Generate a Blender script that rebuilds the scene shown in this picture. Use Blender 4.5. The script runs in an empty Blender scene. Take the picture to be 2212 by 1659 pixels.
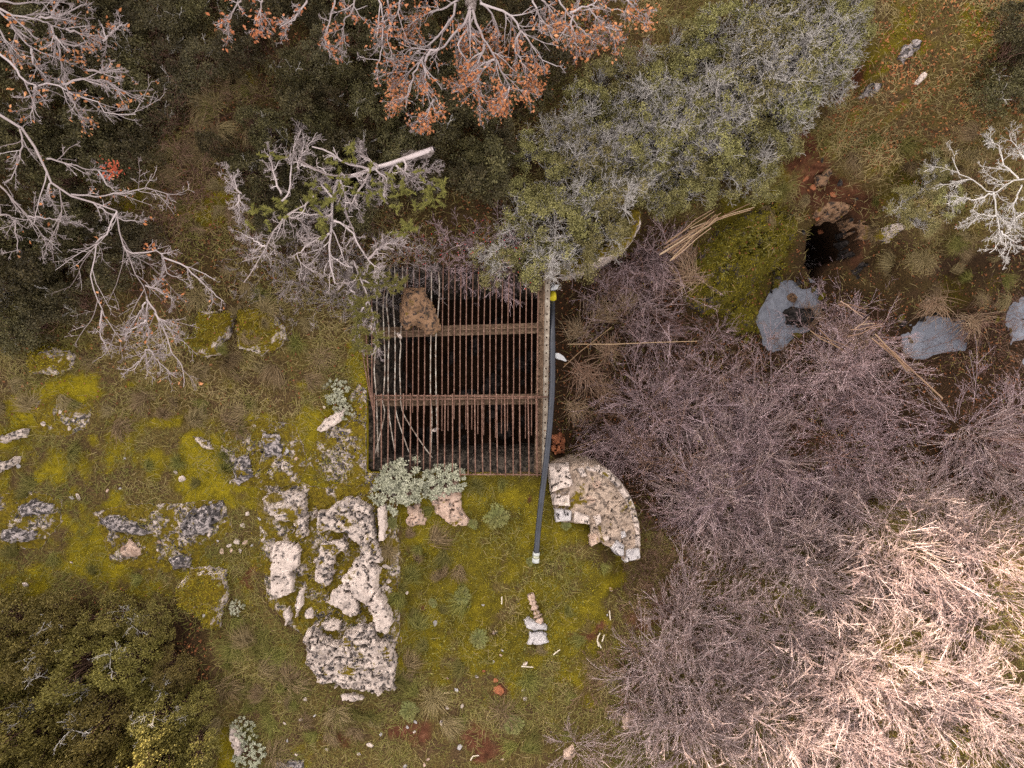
import bpy, bmesh, math
import numpy as np

# ------------------------------------------------------------------ camera, light, exposure
scene = bpy.context.scene
COL = scene.collection
CAM_H = 14.5
IMG_W, IMG_H = 2212.0, 1659.0
K = 21.0 / IMG_W                       # metres per photograph pixel (2212 wide) on the z = 0 plane

cam_data = bpy.data.cameras.new("camera")
cam = bpy.data.objects.new("camera", cam_data)
COL.objects.link(cam)
cam.location = (0, 0, CAM_H)
cam.rotation_euler = (0, 0, 0)
cam_data.sensor_width = 36.0
cam_data.lens = 36.0 * CAM_H / 21.0
cam_data.clip_start = 0.1
cam_data.clip_end = 2000
scene.camera = cam

SUN_EL, SUN_DIR = math.radians(20), np.array([-0.64, 0.77]) / np.hypot(0.64, 0.77)   # towards the sun
world = bpy.data.worlds.new("World")
scene.world = world
world.use_nodes = True
wn, wl = world.node_tree.nodes, world.node_tree.links
wn.clear()
sky = wn.new("ShaderNodeTexSky")
sky.sky_type = 'NISHITA'
sky.sun_disc = False
sky.sun_elevation = SUN_EL
sky.sun_rotation = math.atan2(SUN_DIR[0], SUN_DIR[1])
sky.dust_density = 2.0
hs = wn.new("ShaderNodeHueSaturation")
hs.inputs['Saturation'].default_value = 0.07      # thin high cloud greys the blue
bg = wn.new("ShaderNodeBackground")
bg.inputs['Strength'].default_value = 0.15
wo = wn.new("ShaderNodeOutputWorld")
wl.new(sky.outputs[0], hs.inputs['Color'])
tint = wn.new("ShaderNodeMix"); tint.data_type = 'RGBA'; tint.blend_type = 'MULTIPLY'
tint.inputs[0].default_value = 1.0
tint.inputs[7].default_value = (1.09, 0.98, 0.90, 1)      # white balance of the photograph: set for open shade
wl.new(hs.outputs[0], tint.inputs[6])
wl.new(tint.outputs[2], bg.inputs['Color'])
wl.new(bg.outputs[0], wo.inputs['Surface'])

sun_data = bpy.data.lights.new("sun", 'SUN')
sun_data.energy = 5.0
sun_data.angle = math.radians(1.2)
sun_data.color = (1.0, 0.82, 0.62)
sun = bpy.data.objects.new("sun", sun_data)
COL.objects.link(sun)
from mathutils import Vector
sv = Vector((SUN_DIR[0] * math.cos(SUN_EL), SUN_DIR[1] * math.cos(SUN_EL), math.sin(SUN_EL)))
sun.rotation_euler = sv.to_track_quat('Z', 'Y').to_euler()
sun.location = (-20, 24, 30)

vs = scene.view_settings
vs.view_transform = 'Standard'
vs.look = 'None'
vs.exposure = 2.0
vs.gamma = 1.0
scene.render.engine = 'CYCLES'
scene.cycles.use_denoising = False
scene.cycles.denoiser = 'OPENIMAGEDENOISE'
scene.cycles.denoising_prefilter = 'ACCURATE'
scene.cycles.max_bounces = 4
scene.cycles.diffuse_bounces = 1
scene.cycles.glossy_bounces = 2
scene.cycles.use_adaptive_sampling = False

rng = np.random.default_rng(7)

# ------------------------------------------------------------------ helpers
def W(u, v, z=0.0):
    """photograph position -> world point at height z"""
    f = (CAM_H - z) / CAM_H * K
    return np.array([(u - IMG_W / 2) * f, -(v - IMG_H / 2) * f, z])

def to_px(x, y, z):
    f = CAM_H / (CAM_H - z) / K
    return IMG_W / 2 + x * f, IMG_H / 2 - y * f

def _hash(i, j, k, s):
    n = (i.astype(np.int64) * 374761393 + j.astype(np.int64) * 668265263 + k.astype(np.int64) * 1274126177 + s * 974711) & 0xffffffff
    n = ((n ^ (n >> 13)) * 1274126177) & 0xffffffff
    n = n ^ (n >> 16)
    return (n & 0xffff) / 65535.0

def vnoise(x, y, z=None, s=0):
    x = np.asarray(x, float); y = np.asarray(y, float)
    z = np.zeros_like(x) if z is None else np.asarray(z, float)
    xi, yi, zi = np.floor(x), np.floor(y), np.floor(z)
    fx, fy, fz = x - xi, y - yi, z - zi
    fx, fy, fz = [f * f * (3 - 2 * f) for f in (fx, fy, fz)]
    r = 0
    for a in (0, 1):
        for b in (0, 1):
            for c in (0, 1):
                w = (fx if a else 1 - fx) * (fy if b else 1 - fy) * (fz if c else 1 - fz)
                r = r + w * _hash(xi + a, yi + b, zi + c, s)
    return r * 2 - 1

def fbm(x, y, z=None, s=0, o=4):
    r, a, t = 0, 1.0, 0
    for i in range(o):
        q = 2.03 ** i
        r = r + a * vnoise(np.asarray(x) * q, np.asarray(y) * q, None if z is None else np.asarray(z) * q, s + i * 17)
        t += a
        a *= 0.5
    return r / t

def sstep(a, b, x):
    t = np.clip((x - a) / (b - a), 0, 1)
    return t * t * (3 - 2 * t)

class MB:
    """collects vertices and faces of one mesh"""
    def __init__(self):
        self.V, self.F3, self.F4, self.A, self.n = [], [], [], [], 0
    def add(self, V, F3=None, F4=None, A=None):
        V = np.asarray(V, float).reshape(-1, 3)
        self.V.append(V)
        if F3 is not None and len(F3): self.F3.append(np.asarray(F3) + self.n)
        if F4 is not None and len(F4): self.F4.append(np.asarray(F4) + self.n)
        self.A.append(np.zeros(len(V)) if A is None else np.broadcast_to(np.asarray(A, float), (len(V),)))
        self.n += len(V)
    def mesh(self, name, mat, smooth=True, attrs=None):
        V = np.concatenate(self.V)
        me = bpy.data.meshes.new(name)
        f3 = np.concatenate(self.F3) if self.F3 else np.zeros((0, 3), int)
        f4 = np.concatenate(self.F4) if self.F4 else np.zeros((0, 4), int)
        loops = np.concatenate([f3.ravel(), f4.ravel()]).astype(np.int32)
        starts = np.concatenate([np.arange(len(f3)) * 3, len(f3) * 3 + np.arange(len(f4)) * 4]).astype(np.int32)
        me.vertices.add(len(V)); me.vertices.foreach_set("co", V.astype(np.float32).ravel())
        me.loops.add(len(loops)); me.loops.foreach_set("vertex_index", loops)
        me.polygons.add(len(starts)); me.polygons.foreach_set("loop_start", starts)
        me.polygons.foreach_set("use_smooth", np.full(len(starts), smooth))
        at = dict(attrs or {})
        at['v'] = np.concatenate(self.A)
        for k, a in at.items():
            b = me.attributes.new(k, 'FLOAT', 'POINT')
            b.data.foreach_set("value", np.asarray(a, np.float32))
        me.update(calc_edges=True)
        me.validate()
        if mat: me.materials.append(mat)
        return me

def tag(o, label=None, cat=None, group=None, kind=None):
    if label: o['label'] = label
    if cat: o['category'] = cat
    if group: o['group'] = group
    if kind: o['kind'] = kind
    return o

def link(name, me, parent=None, loc=None):
    o = bpy.data.objects.new(name, me)
    COL.objects.link(o)
    if parent: o.parent = parent
    if name in ('foliage', 'leaves', 'blades', 'bare_twigs', 'green_tufts', 'red_leaves', 'hips'): o['kind'] = 'stuff'
    if loc is not None: o.location = loc
    return o

def thing(name, label, cat, loc=(0, 0, 0), group=None, rz=0.0, scale=(1, 1, 1), tilt=(0, 0)):
    o = link(name, None, None, loc)
    o.empty_display_size = 0.1
    o.rotation_euler = (tilt[0], tilt[1], rz)
    o.scale = scale
    return tag(o, label, cat, group)

def put(parts, name, label, cat, loc, group=None, rz=0.0, scale=(1, 1, 1), tilt=(0, 0)):
    """a thing whose parts share the given meshes"""
    t = thing(name, label, cat, loc, group, rz, scale, tilt)
    for pn, me in parts:
        link(pn, me, t)
    return t

# ---- vectorised twigs and leaves
def unit(a):
    return a / (np.linalg.norm(a, axis=-1, keepdims=True) + 1e-9)

def tubes(mb, P, R, sides=3, A=None):
    n, m, _ = P.shape
    T = np.empty_like(P)
    T[:, 1:-1] = P[:, 2:] - P[:, :-2]; T[:, 0] = P[:, 1] - P[:, 0]; T[:, -1] = P[:, -1] - P[:, -2]
    T = unit(T)
    ref = np.where(np.abs(T[:, :1, 2:3]) > 0.8, np.array([1.0, 0.1, 0.0]), np.array([0.1, 0.0, 1.0]))
    N = unit(np.cross(T, np.broadcast_to(ref, T.shape)))
    B = np.cross(T, N)
    a = np.arange(sides) * 2 * math.pi / sides
    V = P[:, :, None] + R[:, :, None, None] * (np.cos(a)[:, None] * N[:, :, None] + np.sin(a)[:, None] * B[:, :, None])
    base = (np.arange(n) * m * sides)[:, None, None] + (np.arange(m - 1) * sides)[None, :, None] + np.arange(sides)[None, None]
    nx = (np.arange(n) * m * sides)[:, None, None] + (np.arange(m - 1) * sides)[None, :, None] + ((np.arange(sides) + 1) % sides)[None, None]
    F = np.stack([base, nx, nx + sides, base + sides], -1).reshape(-1, 4)
    if A is None: A = rng.random(n)
    mb.add(V.reshape(-1, 3), None, F, np.repeat(A, m * sides))

def grow(S, D, L, R0, m=5, wander=0.15, grav=0.0, tip=0.35):
    n = len(S)
    P = np.zeros((n, m, 3)); P[:, 0] = S
    d = unit(D); st = (L / (m - 1))[:, None]
    for i in range(1, m):
        d = unit(d + wander * rng.standard_normal((n, 3)) + np.array([0, 0, grav]))
        P[:, i] = P[:, i - 1] + d * st
    R = R0[:, None] * np.linspace(1, tip, m)[None]
    return P, R

def branch(P, R, k, t0=0.2, t1=1.0, ang=(0.5, 1.0), lr=0.5, rr=0.6, m=5, wander=0.15, grav=0.0, rmin=0.002, tip=0.35, flat=0.0, lmin=0.0):
    n, mm, _ = P.shape
    idx = np.repeat(np.arange(n), k)
    t = rng.uniform(t0, t1, n * k) * (mm - 1)
    i = np.clip(t.astype(int), 0, mm - 2); f = (t - i)[:, None]
    S = P[idx, i] * (1 - f) + P[idx, i + 1] * f
    T = unit(P[idx, i + 1] - P[idx, i])
    r = R[idx, i] * (1 - f[:, 0]) + R[idx, i + 1] * f[:, 0]
    Q = rng.standard_normal((n * k, 3)); Q[:, 2] *= (1 - flat)
    Q = unit(Q - (Q * T).sum(-1, keepdims=True) * T)
    a = rng.uniform(ang[0], ang[1], n * k)[:, None]
    D = T * np.cos(a) + Q * np.sin(a)
    PL = np.linalg.norm(np.diff(P, axis=1), axis=-1).sum(1)[idx]
    L = np.maximum(PL * lr * rng.uniform(0.5, 1.15, n * k) * (1 - 0.45 * t / (mm - 1)), lmin)
    return grow(S, D, L, np.maximum(r * rr, rmin), m, wander, grav, tip)

def leaves(mb, C, size, width=0.55, up=0.6, A=None, D=None):
    """folded diamond leaves at C"""
    n = len(C)
    N = unit(rng.standard_normal((n, 3)) * (1 - up) + np.array([0, 0, up]))
    X = rng.standard_normal((n, 3)) if D is None else D
    X = unit(X - (X * N).sum(-1, keepdims=True) * N)
    Y = np.cross(N, X)
    s = np.broadcast_to(np.asarray(size, float), (n,))[:, None]
    V = np.stack([C, C + X * s * 0.5 + Y * s * width * 0.5 + N * s * 0.12, C + X * s, C + X * s * 0.5 - Y * s * width * 0.5 + N * s * 0.12], 1)
    b = np.arange(n)[:, None] * 4
    F = np.concatenate([b + np.array([[0, 2, 1]]), b + np.array([[0, 3, 2]])])
    if A is None: A = rng.random(n)
    mb.add(V.reshape(-1, 3), F, None, np.repeat(A, 4))

def blades(mb, C, D, L, w, bend=0.5, A=None):
    """bent grass blades: base pair, middle pair, tip"""
    n = len(C)
    D = unit(D)
    side = unit(np.cross(D, np.array([0, 0, 1.0])) + 1e-4)
    L = L[:, None]; w = np.broadcast_to(np.asarray(w, float), (n,))[:, None]
    mid = C + D * L * 0.55
    out = D.copy(); out[:, 2] *= (1 - bend); out[:, 2] -= bend * 0.55; out = unit(out)
    tip = mid + out * L * 0.5
    V = np.stack([C - side * w * .5, C + side * w * .5, mid - side * w * .4, mid + side * w * .4, tip], 1)
    b = np.arange(n)[:, None] * 5
    if A is None: A = rng.random(n)
    mb.add(V.reshape(-1, 3), b + np.array([[2, 3, 4]]), b + np.array([[0, 1, 3, 2]]), np.repeat(A, 5))

# ------------------------------------------------------------------ materials
def nodes_of(name):
    m = bpy.data.materials.new(name)
    m.use_nodes = True
    return m, m.node_tree.nodes, m.node_tree.links, m.node_tree.nodes['Principled BSDF']

def ramp(nt, stops):
    r = nt.new("ShaderNodeValToRGB")
    e = r.color_ramp.elements
    while len(e) > 1: e.remove(e[-1])
    for i, (p, c) in enumerate(stops):
        q = e[0] if i == 0 else e.new(p)
        q.position = p
        q.color = (*c, 1) if len(c) == 3 else c
    return r

def noise_n(nt, li, vec, scale, detail=5, rough=0.6, dist=0.0):
    n = nt.new("ShaderNodeTexNoise")
    n.inputs['Scale'].default_value = scale
    n.inputs['Detail'].default_value = detail
    n.inputs['Roughness'].default_value = rough
    n.inputs['Distortion'].default_value = dist
    if vec is not None: li.new(vec, n.inputs['Vector'])
    return n

def math_n(nt, li, op, a, b=None, clamp=False):
    n = nt.new("ShaderNodeMath"); n.operation = op; n.use_clamp = clamp
    for i, q in enumerate((a, b)):
        if q is None: continue
        if isinstance(q, (int, float)): n.inputs[i].default_value = q
        else: li.new(q, n.inputs[i])
    return n.outputs[0]

def mix_n(nt, li, fac, a, b, blend='MIX'):
    n = nt.new("ShaderNodeMix"); n.data_type = 'RGBA'; n.blend_type = blend
    for s, q in ((n.inputs[0], fac), (n.inputs[6], a), (n.inputs[7], b)):
        if isinstance(q, (int, float)): s.default_value = q
        elif isinstance(q, tuple): s.default_value = (*q, 1)
        else: li.new(q, s)
    return n.outputs[2]

def mat_attr(name, stops, scale=6.0, objvar=0.25, rough=0.8, mixn=0.35, trans=0.0, spec=0.25):
    """colour by the per-twig or per-leaf value, stirred by noise, lightness drifting per plant"""
    m, nt, li, b = nodes_of(name)
    at = nt.new("ShaderNodeAttribute"); at.attribute_name = 'v'
    tc = nt.new("ShaderNodeTexCoord")
    nz = noise_n(nt, li, tc.outputs['Object'], scale, 3)
    f = math_n(nt, li, 'ADD', math_n(nt, li, 'MULTIPLY', at.outputs['Fac'], 1 - mixn), math_n(nt, li, 'MULTIPLY', nz.outputs['Fac'], mixn))
    r = ramp(nt, stops); li.new(f, r.inputs[0])
    oi = nt.new("ShaderNodeObjectInfo")
    h = nt.new("ShaderNodeHueSaturation")
    li.new(math_n(nt, li, 'ADD', math_n(nt, li, 'MULTIPLY', oi.outputs['Random'], 2 * objvar), 1 - objvar), h.inputs['Value'])
    li.new(math_n(nt, li, 'ADD', math_n(nt, li, 'MULTIPLY', oi.outputs['Random'], 0.03), 0.485), h.inputs['Hue'])
    li.new(r.outputs[0], h.inputs['Color'])
    li.new(h.outputs[0], b.inputs['Base Color'])
    b.inputs['Roughness'].default_value = rough
    b.inputs['Specular IOR Level'].default_value = spec
    return m

def mat_noise(name, stops, scale=8.0, detail=6, rough=0.85, bump=0.3, bscale=None, spec=0.25, metal=0.0, dist=0.0, objvar=0.0):
    m, nt, li, b = nodes_of(name)
    tc = nt.new("ShaderNodeTexCoord")
    nz = noise_n(nt, li, tc.outputs['Object'], scale, detail, 0.65, dist)
    r = ramp(nt, stops); li.new(nz.outputs['Fac'], r.inputs[0])
    out = r.outputs[0]
    if objvar:
        oi = nt.new("ShaderNodeObjectInfo")
        h = nt.new("ShaderNodeHueSaturation")
        li.new(math_n(nt, li, 'ADD', math_n(nt, li, 'MULTIPLY', oi.outputs['Random'], 2 * objvar), 1 - objvar), h.inputs['Value'])
        li.new(out, h.inputs['Color']); out = h.outputs[0]
    li.new(out, b.inputs['Base Color'])
    b.inputs['Roughness'].default_value = rough
    b.inputs['Specular IOR Level'].default_value = spec
    b.inputs['Metallic'].default_value = metal
    if bump:
        nb = noise_n(nt, li, tc.outputs['Object'], bscale or scale * 3, 6)
        bp = nt.new("ShaderNodeBump"); bp.inputs['Strength'].default_value = bump; bp.inputs['Distance'].default_value = 0.03
        li.new(nb.outputs['Fac'], bp.inputs['Height']); li.new(bp.outputs[0], b.inputs['Normal'])
    return m

MOSS = [(0.25, (0.030, 0.022, 0.006)), (0.42, (0.085, 0.062, 0.010)), (0.58, (0.17, 0.125, 0.010)), (0.75, (0.31, 0.235, 0.015))]

def mat_rock(name, light=(0.55, 0.47, 0.425), mid=(0.31, 0.26, 0.24), dark=(0.055, 0.05, 0.052), darkness=0.42, moss=0.4, mossstops=MOSS, side_bare=True):
    """limestone: pale body, dark lichen blotches, moss cushions on what faces up"""
    m, nt, li, b = nodes_of(name)
    geo = nt.new("ShaderNodeNewGeometry")
    P = geo.outputs['Position']
    n1 = noise_n(nt, li, P, 5.0, 8, 0.7)
    r1 = ramp(nt, [(0.36, mid), (0.5, light), (0.7, tuple(min(1, c * 1.22) for c in light))]); li.new(n1.outputs['Fac'], r1.inputs[0])
    n2 = noise_n(nt, li, P, 11.0, 8, 0.72, 0.4)
    r2 = ramp(nt, [(darkness, (1, 1, 1)), (darkness + 0.09, (0, 0, 0))]); li.new(n2.outputs['Fac'], r2.inputs[0])
    c = mix_n(nt, li, r2.outputs[0], r1.outputs[0], dark)
    nm = noise_n(nt, li, P, 2.6, 7, 0.62, 0.3)
    sep = nt.new("ShaderNodeSeparateXYZ"); li.new(geo.outputs['Normal'], sep.inputs[0])
    f = math_n(nt, li, 'ADD', nm.outputs['Fac'], moss - 0.5)
    if side_bare:
        f = math_n(nt, li, 'ADD', f, math_n(nt, li, 'MULTIPLY', math_n(nt, li, 'SUBTRACT', sep.outputs[2], 0.8), 0.35))
    rm = ramp(nt, [(0.48, (0, 0, 0)), (0.54, (1, 1, 1))]); li.new(f, rm.inputs[0])
    n3 = noise_n(nt, li, P, 14.0, 8, 0.75)
    mc = ramp(nt, mossstops); li.new(n3.outputs['Fac'], mc.inputs[0])
    c = mix_n(nt, li, rm.outputs[0], c, mc.outputs[0])
    li.new(c, b.inputs['Base Color'])
    b.inputs['Roughness'].default_value = 0.95
    b.inputs['Specular IOR Level'].default_value = 0.15
    nb = noise_n(nt, li, P, 22.0, 8, 0.7)
    bp = nt.new("ShaderNodeBump"); bp.inputs['Strength'].default_value = 0.7; bp.inputs['Distance'].default_value = 0.04
    li.new(nb.outputs['Fac'], bp.inputs['Height']); li.new(bp.outputs[0], b.inputs['Normal'])
    return m

M = {}
M['twig_pale'] = mat_attr('lichen_grey_bark', [(0.0, (0.13, 0.10, 0.10)), (0.4, (0.32, 0.27, 0.275)), (0.75, (0.52, 0.46, 0.475)), (1.0, (0.70, 0.65, 0.66))], 14, 0.12)
M['twig_lichen'] = mat_attr('grey_lichen_twig', [(0.0, (0.27, 0.245, 0.22)), (0.5, (0.52, 0.495, 0.48)), (1.0, (0.76, 0.74, 0.74))], 5, 0.12)
M['twig_purple'] = mat_attr('purple_bramble_cane', [(0.0, (0.12, 0.065, 0.06)), (0.45, (0.37, 0.26, 0.27)), (0.8, (0.64, 0.50, 0.55)), (1.0, (0.68, 0.55, 0.47))], 5, 0.2)
M['twig_brown'] = mat_attr('brown_dead_cane', [(0.0, (0.06, 0.03, 0.022)), (0.5, (0.19, 0.105, 0.078)), (1.0, (0.40, 0.26, 0.20))], 5, 0.2)
M['twig_thorn'] = mat_attr('pale_thorn_twig', [(0.0, (0.13, 0.075, 0.06)), (0.5, (0.38, 0.28, 0.265)), (0.85, (0.62, 0.51, 0.53)), (1.0, (0.66, 0.56, 0.46))], 5, 0.15)
M['bark'] = mat_noise('fissured_grey_bark', [(0.35, (0.10, 0.08, 0.075)), (0.55, (0.26, 0.22, 0.21)), (0.75, (0.5, 0.47, 0.46))], 18, 6, 0.9, 0.8)
M['leaf_orange'] = mat_attr('dry_orange_oak_leaf', [(0.0, (0.24, 0.08, 0.03)), (0.5, (0.50, 0.20, 0.08)), (0.85, (0.64, 0.32, 0.16)), (1.0, (0.70, 0.38, 0.06))], 3, 0.1)
M['leaf_red'] = mat_attr('dry_red_leaf', [(0.0, (0.25, 0.03, 0.02)), (1.0, (0.5, 0.09, 0.06))], 3, 0.1)
M['leaf_dark'] = mat_attr('dark_evergreen_leaf', [(0.0, (0.010, 0.009, 0.005)), (0.45, (0.075, 0.066, 0.028)), (0.82, (0.165, 0.14, 0.058)), (0.92, (0.22, 0.16, 0.08)), (1.0, (0.34, 0.14, 0.06))], 4, 0.3, 0.55, 0.3, spec=0.4)
M['leaf_olive'] = mat_attr('olive_evergreen_leaf', [(0.0, (0.035, 0.028, 0.006)), (0.45, (0.15, 0.125, 0.03)), (0.9, (0.29, 0.24, 0.065)), (1.0, (0.38, 0.31, 0.11))], 4, 0.2, 0.6, 0.3, spec=0.35)
M['leaf_grey'] = mat_attr('grey_green_leaf', [(0.0, (0.045, 0.041, 0.016)), (0.45, (0.24, 0.22, 0.085)), (0.9, (0.44, 0.40, 0.17)), (1.0, (0.54, 0.50, 0.27))], 4, 0.2, 0.65, 0.3)
M['leaf_juniper'] = mat_attr('juniper_needle', [(0.0, (0.05, 0.05, 0.012)), (0.6, (0.14, 0.13, 0.03)), (1.0, (0.24, 0.21, 0.06))], 4, 0.15, 0.7)
M['leaf_silver'] = mat_attr('silver_felted_leaf', [(0.0, (0.17, 0.18, 0.12)), (0.5, (0.36, 0.37, 0.27)), (1.0, (0.58, 0.58, 0.46))], 4, 0.1, 0.85)
M['leaf_thistle'] = mat_attr('thistle_leaf', [(0.0, (0.07, 0.075, 0.02)), (0.6, (0.155, 0.16, 0.05)), (1.0, (0.27, 0.27, 0.11))], 4, 0.1, 0.7)
M['leaf_yellow'] = mat_attr('yellow_leaf', [(0.0, (0.22, 0.15, 0.02)), (1.0, (0.48, 0.36, 0.08))], 4, 0.1, 0.7)
M['grass'] = mat_attr('grass_blade', [(0.0, (0.06, 0.06, 0.012)), (0.35, (0.13, 0.125, 0.026)), (0.6, (0.22, 0.18, 0.06)), (0.85, (0.34, 0.26, 0.13)), (1.0, (0.18, 0.09, 0.05))], 3, 0.1, 0.8)
M['grass_green'] = mat_attr('green_tussock_blade', [(0.0, (0.04, 0.042, 0.008)), (0.5, (0.125, 0.12, 0.024)), (1.0, (0.27, 0.235, 0.075))], 3, 0.15, 0.8)
M['grass_straw'] = mat_attr('straw_tussock_blade', [(0.0, (0.055, 0.036, 0.016)), (0.5, (0.18, 0.13, 0.06)), (1.0, (0.37, 0.285, 0.17))], 3, 0.15, 0.8)
M['mossbit'] = mat_attr('moss_shoot', [(0.0, (0.06, 0.05, 0.008)), (0.5, (0.20, 0.165, 0.012)), (1.0, (0.44, 0.355, 0.02))], 1.5, 0.0, 0.9, 0.5)
M['litter'] = mat_attr('fallen_leaf', [(0.0, (0.06, 0.025, 0.012)), (0.5, (0.19, 0.075, 0.03)), (0.9, (0.42, 0.19, 0.07)), (1.0, (0.5, 0.36, 0.2))], 3, 0.0, 0.85)
M['reed'] = mat_attr('dry_reed', [(0.0, (0.16, 0.09, 0.05)), (0.6, (0.36, 0.24, 0.16)), (1.0, (0.52, 0.40, 0.30))], 6, 0.1, 0.8)
M['hip'] = mat_attr('red_rose_hip', [(0.0, (0.45, 0.02, 0.03)), (1.0, (0.65, 0.05, 0.06))], 3, 0.0, 0.4)
M['rock_white'] = mat_rock('white_limestone', moss=0.42)
M['rock_mossy'] = mat_rock('moss_covered_limestone', moss=0.66)
M['rock_grey'] = mat_rock('grey_lichen_limestone', light=(0.45, 0.40, 0.40), mid=(0.22, 0.20, 0.205), darkness=0.47, moss=0.4)
M['rock_pink'] = mat_rock('pinkish_limestone', light=(0.50, 0.37, 0.30), mid=(0.30, 0.20, 0.15), darkness=0.38, moss=0.36)
M['rock_bare'] = mat_rock('bare_limestone', light=(0.58, 0.495, 0.45), mid=(0.36, 0.305, 0.28), darkness=0.38, moss=0.27)
M['rock_slate'] = mat_rock('blue_grey_stone', light=(0.46, 0.44, 0.45), mid=(0.25, 0.235, 0.25), darkness=0.34, moss=0.1)
M['rock_brown'] = mat_rock('brown_mossy_boulder', light=(0.27, 0.165, 0.10), mid=(0.14, 0.085, 0.05), dark=(0.035, 0.03, 0.03), darkness=0.42, moss=0.42, mossstops=[(0.3, (0.05, 0.035, 0.01)), (0.55, (0.13, 0.085, 0.015)), (0.8, (0.22, 0.16, 0.02))])
M['rock_red'] = mat_rock('rust_red_stone', light=(0.34, 0.13, 0.065), mid=(0.19, 0.065, 0.035), dark=(0.07, 0.03, 0.02), darkness=0.36, moss=0.05)
M['rock_wet_shade'] = mat_rock('dark_wet_shade_stone', light=(0.06, 0.05, 0.048), mid=(0.028, 0.024, 0.024), dark=(0.012, 0.011, 0.011), darkness=0.45, moss=0.22, mossstops=[(0.3, (0.015, 0.014, 0.006)), (0.8, (0.05, 0.045, 0.012))])  # wet stone; dark tone also stands in for shade on the chamber floor
OLIVE = [(0.3, (0.035, 0.032, 0.006)), (0.5, (0.085, 0.072, 0.009)), (0.68, (0.15, 0.125, 0.012)), (0.85, (0.2, 0.17, 0.03))]
M['rock_olive'] = mat_rock('olive_moss_rock', light=(0.2, 0.14, 0.10), mid=(0.09, 0.06, 0.04), darkness=0.5, moss=0.72, mossstops=OLIVE)
M['rock_mass'] = mat_rock('moss_grown_ledge', darkness=0.46, moss=0.53)
M['rust'] = mat_noise('rusty_bar', [(0.3, (0.085, 0.042, 0.030)), (0.5, (0.19, 0.105, 0.078)), (0.72, (0.33, 0.215, 0.17))], 14, 6, 0.85, 0.3)
M['rust_lichen'] = mat_noise('lichen_spotted_bar', [(0.36, (0.15, 0.09, 0.065)), (0.5, (0.33, 0.28, 0.24)), (0.64, (0.52, 0.49, 0.44))], 9, 6, 0.9, 0.3)
M['rust_beam'] = mat_noise('rusty_beam', [(0.3, (0.055, 0.036, 0.025)), (0.5, (0.13, 0.085, 0.055)), (0.66, (0.25, 0.175, 0.12)), (0.8, (0.42, 0.35, 0.28))], 14, 7, 0.9, 0.4)
M['girder'] = mat_noise('lichened_girder', [(0.3, (0.12, 0.095, 0.075)), (0.5, (0.26, 0.22, 0.18)), (0.7, (0.42, 0.39, 0.33)), (0.8, (0.30, 0.27, 0.12))], 7, 7, 0.9, 0.4)
M['pipe'] = mat_noise('black_pipe', [(0.3, (0.022, 0.026, 0.036)), (0.6, (0.035, 0.042, 0.060)), (0.8, (0.06, 0.066, 0.085))], 4, 5, 0.42, 0.1, spec=0.5)
M['clamp'] = mat_noise('galvanised_collar', [(0.3, (0.35, 0.38, 0.38)), (0.7, (0.6, 0.63, 0.62))], 10, 4, 0.5, 0.1)
M['yellow'] = mat_noise('yellow_plastic', [(0.3, (0.5, 0.42, 0.02)), (0.7, (0.65, 0.55, 0.03))], 10, 3, 0.5, 0.0)
M['plastic'] = mat_noise('white_plastic', [(0.3, (0.45, 0.48, 0.52)), (0.7, (0.75, 0.77, 0.8))], 10, 4, 0.4, 0.3)
M['mortar'] = mat_rock('pink_rubble_mortar', light=(0.40, 0.315, 0.255), mid=(0.24, 0.18, 0.14), dark=(0.12, 0.095, 0.08), darkness=0.42, moss=0.36)
M['block'] = mat_rock('dark_coursed_block', light=(0.085, 0.068, 0.055), mid=(0.045, 0.036, 0.03), dark=(0.016, 0.014, 0.012), darkness=0.46, moss=0.3, mossstops=[(0.3, (0.02, 0.018, 0.005)), (0.8, (0.075, 0.065, 0.012))])
M['bone'] = mat_noise('bleached_stick', [(0.3, (0.5, 0.43, 0.33)), (0.7, (0.68, 0.62, 0.52))], 10, 4, 0.8, 0.1)

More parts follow.
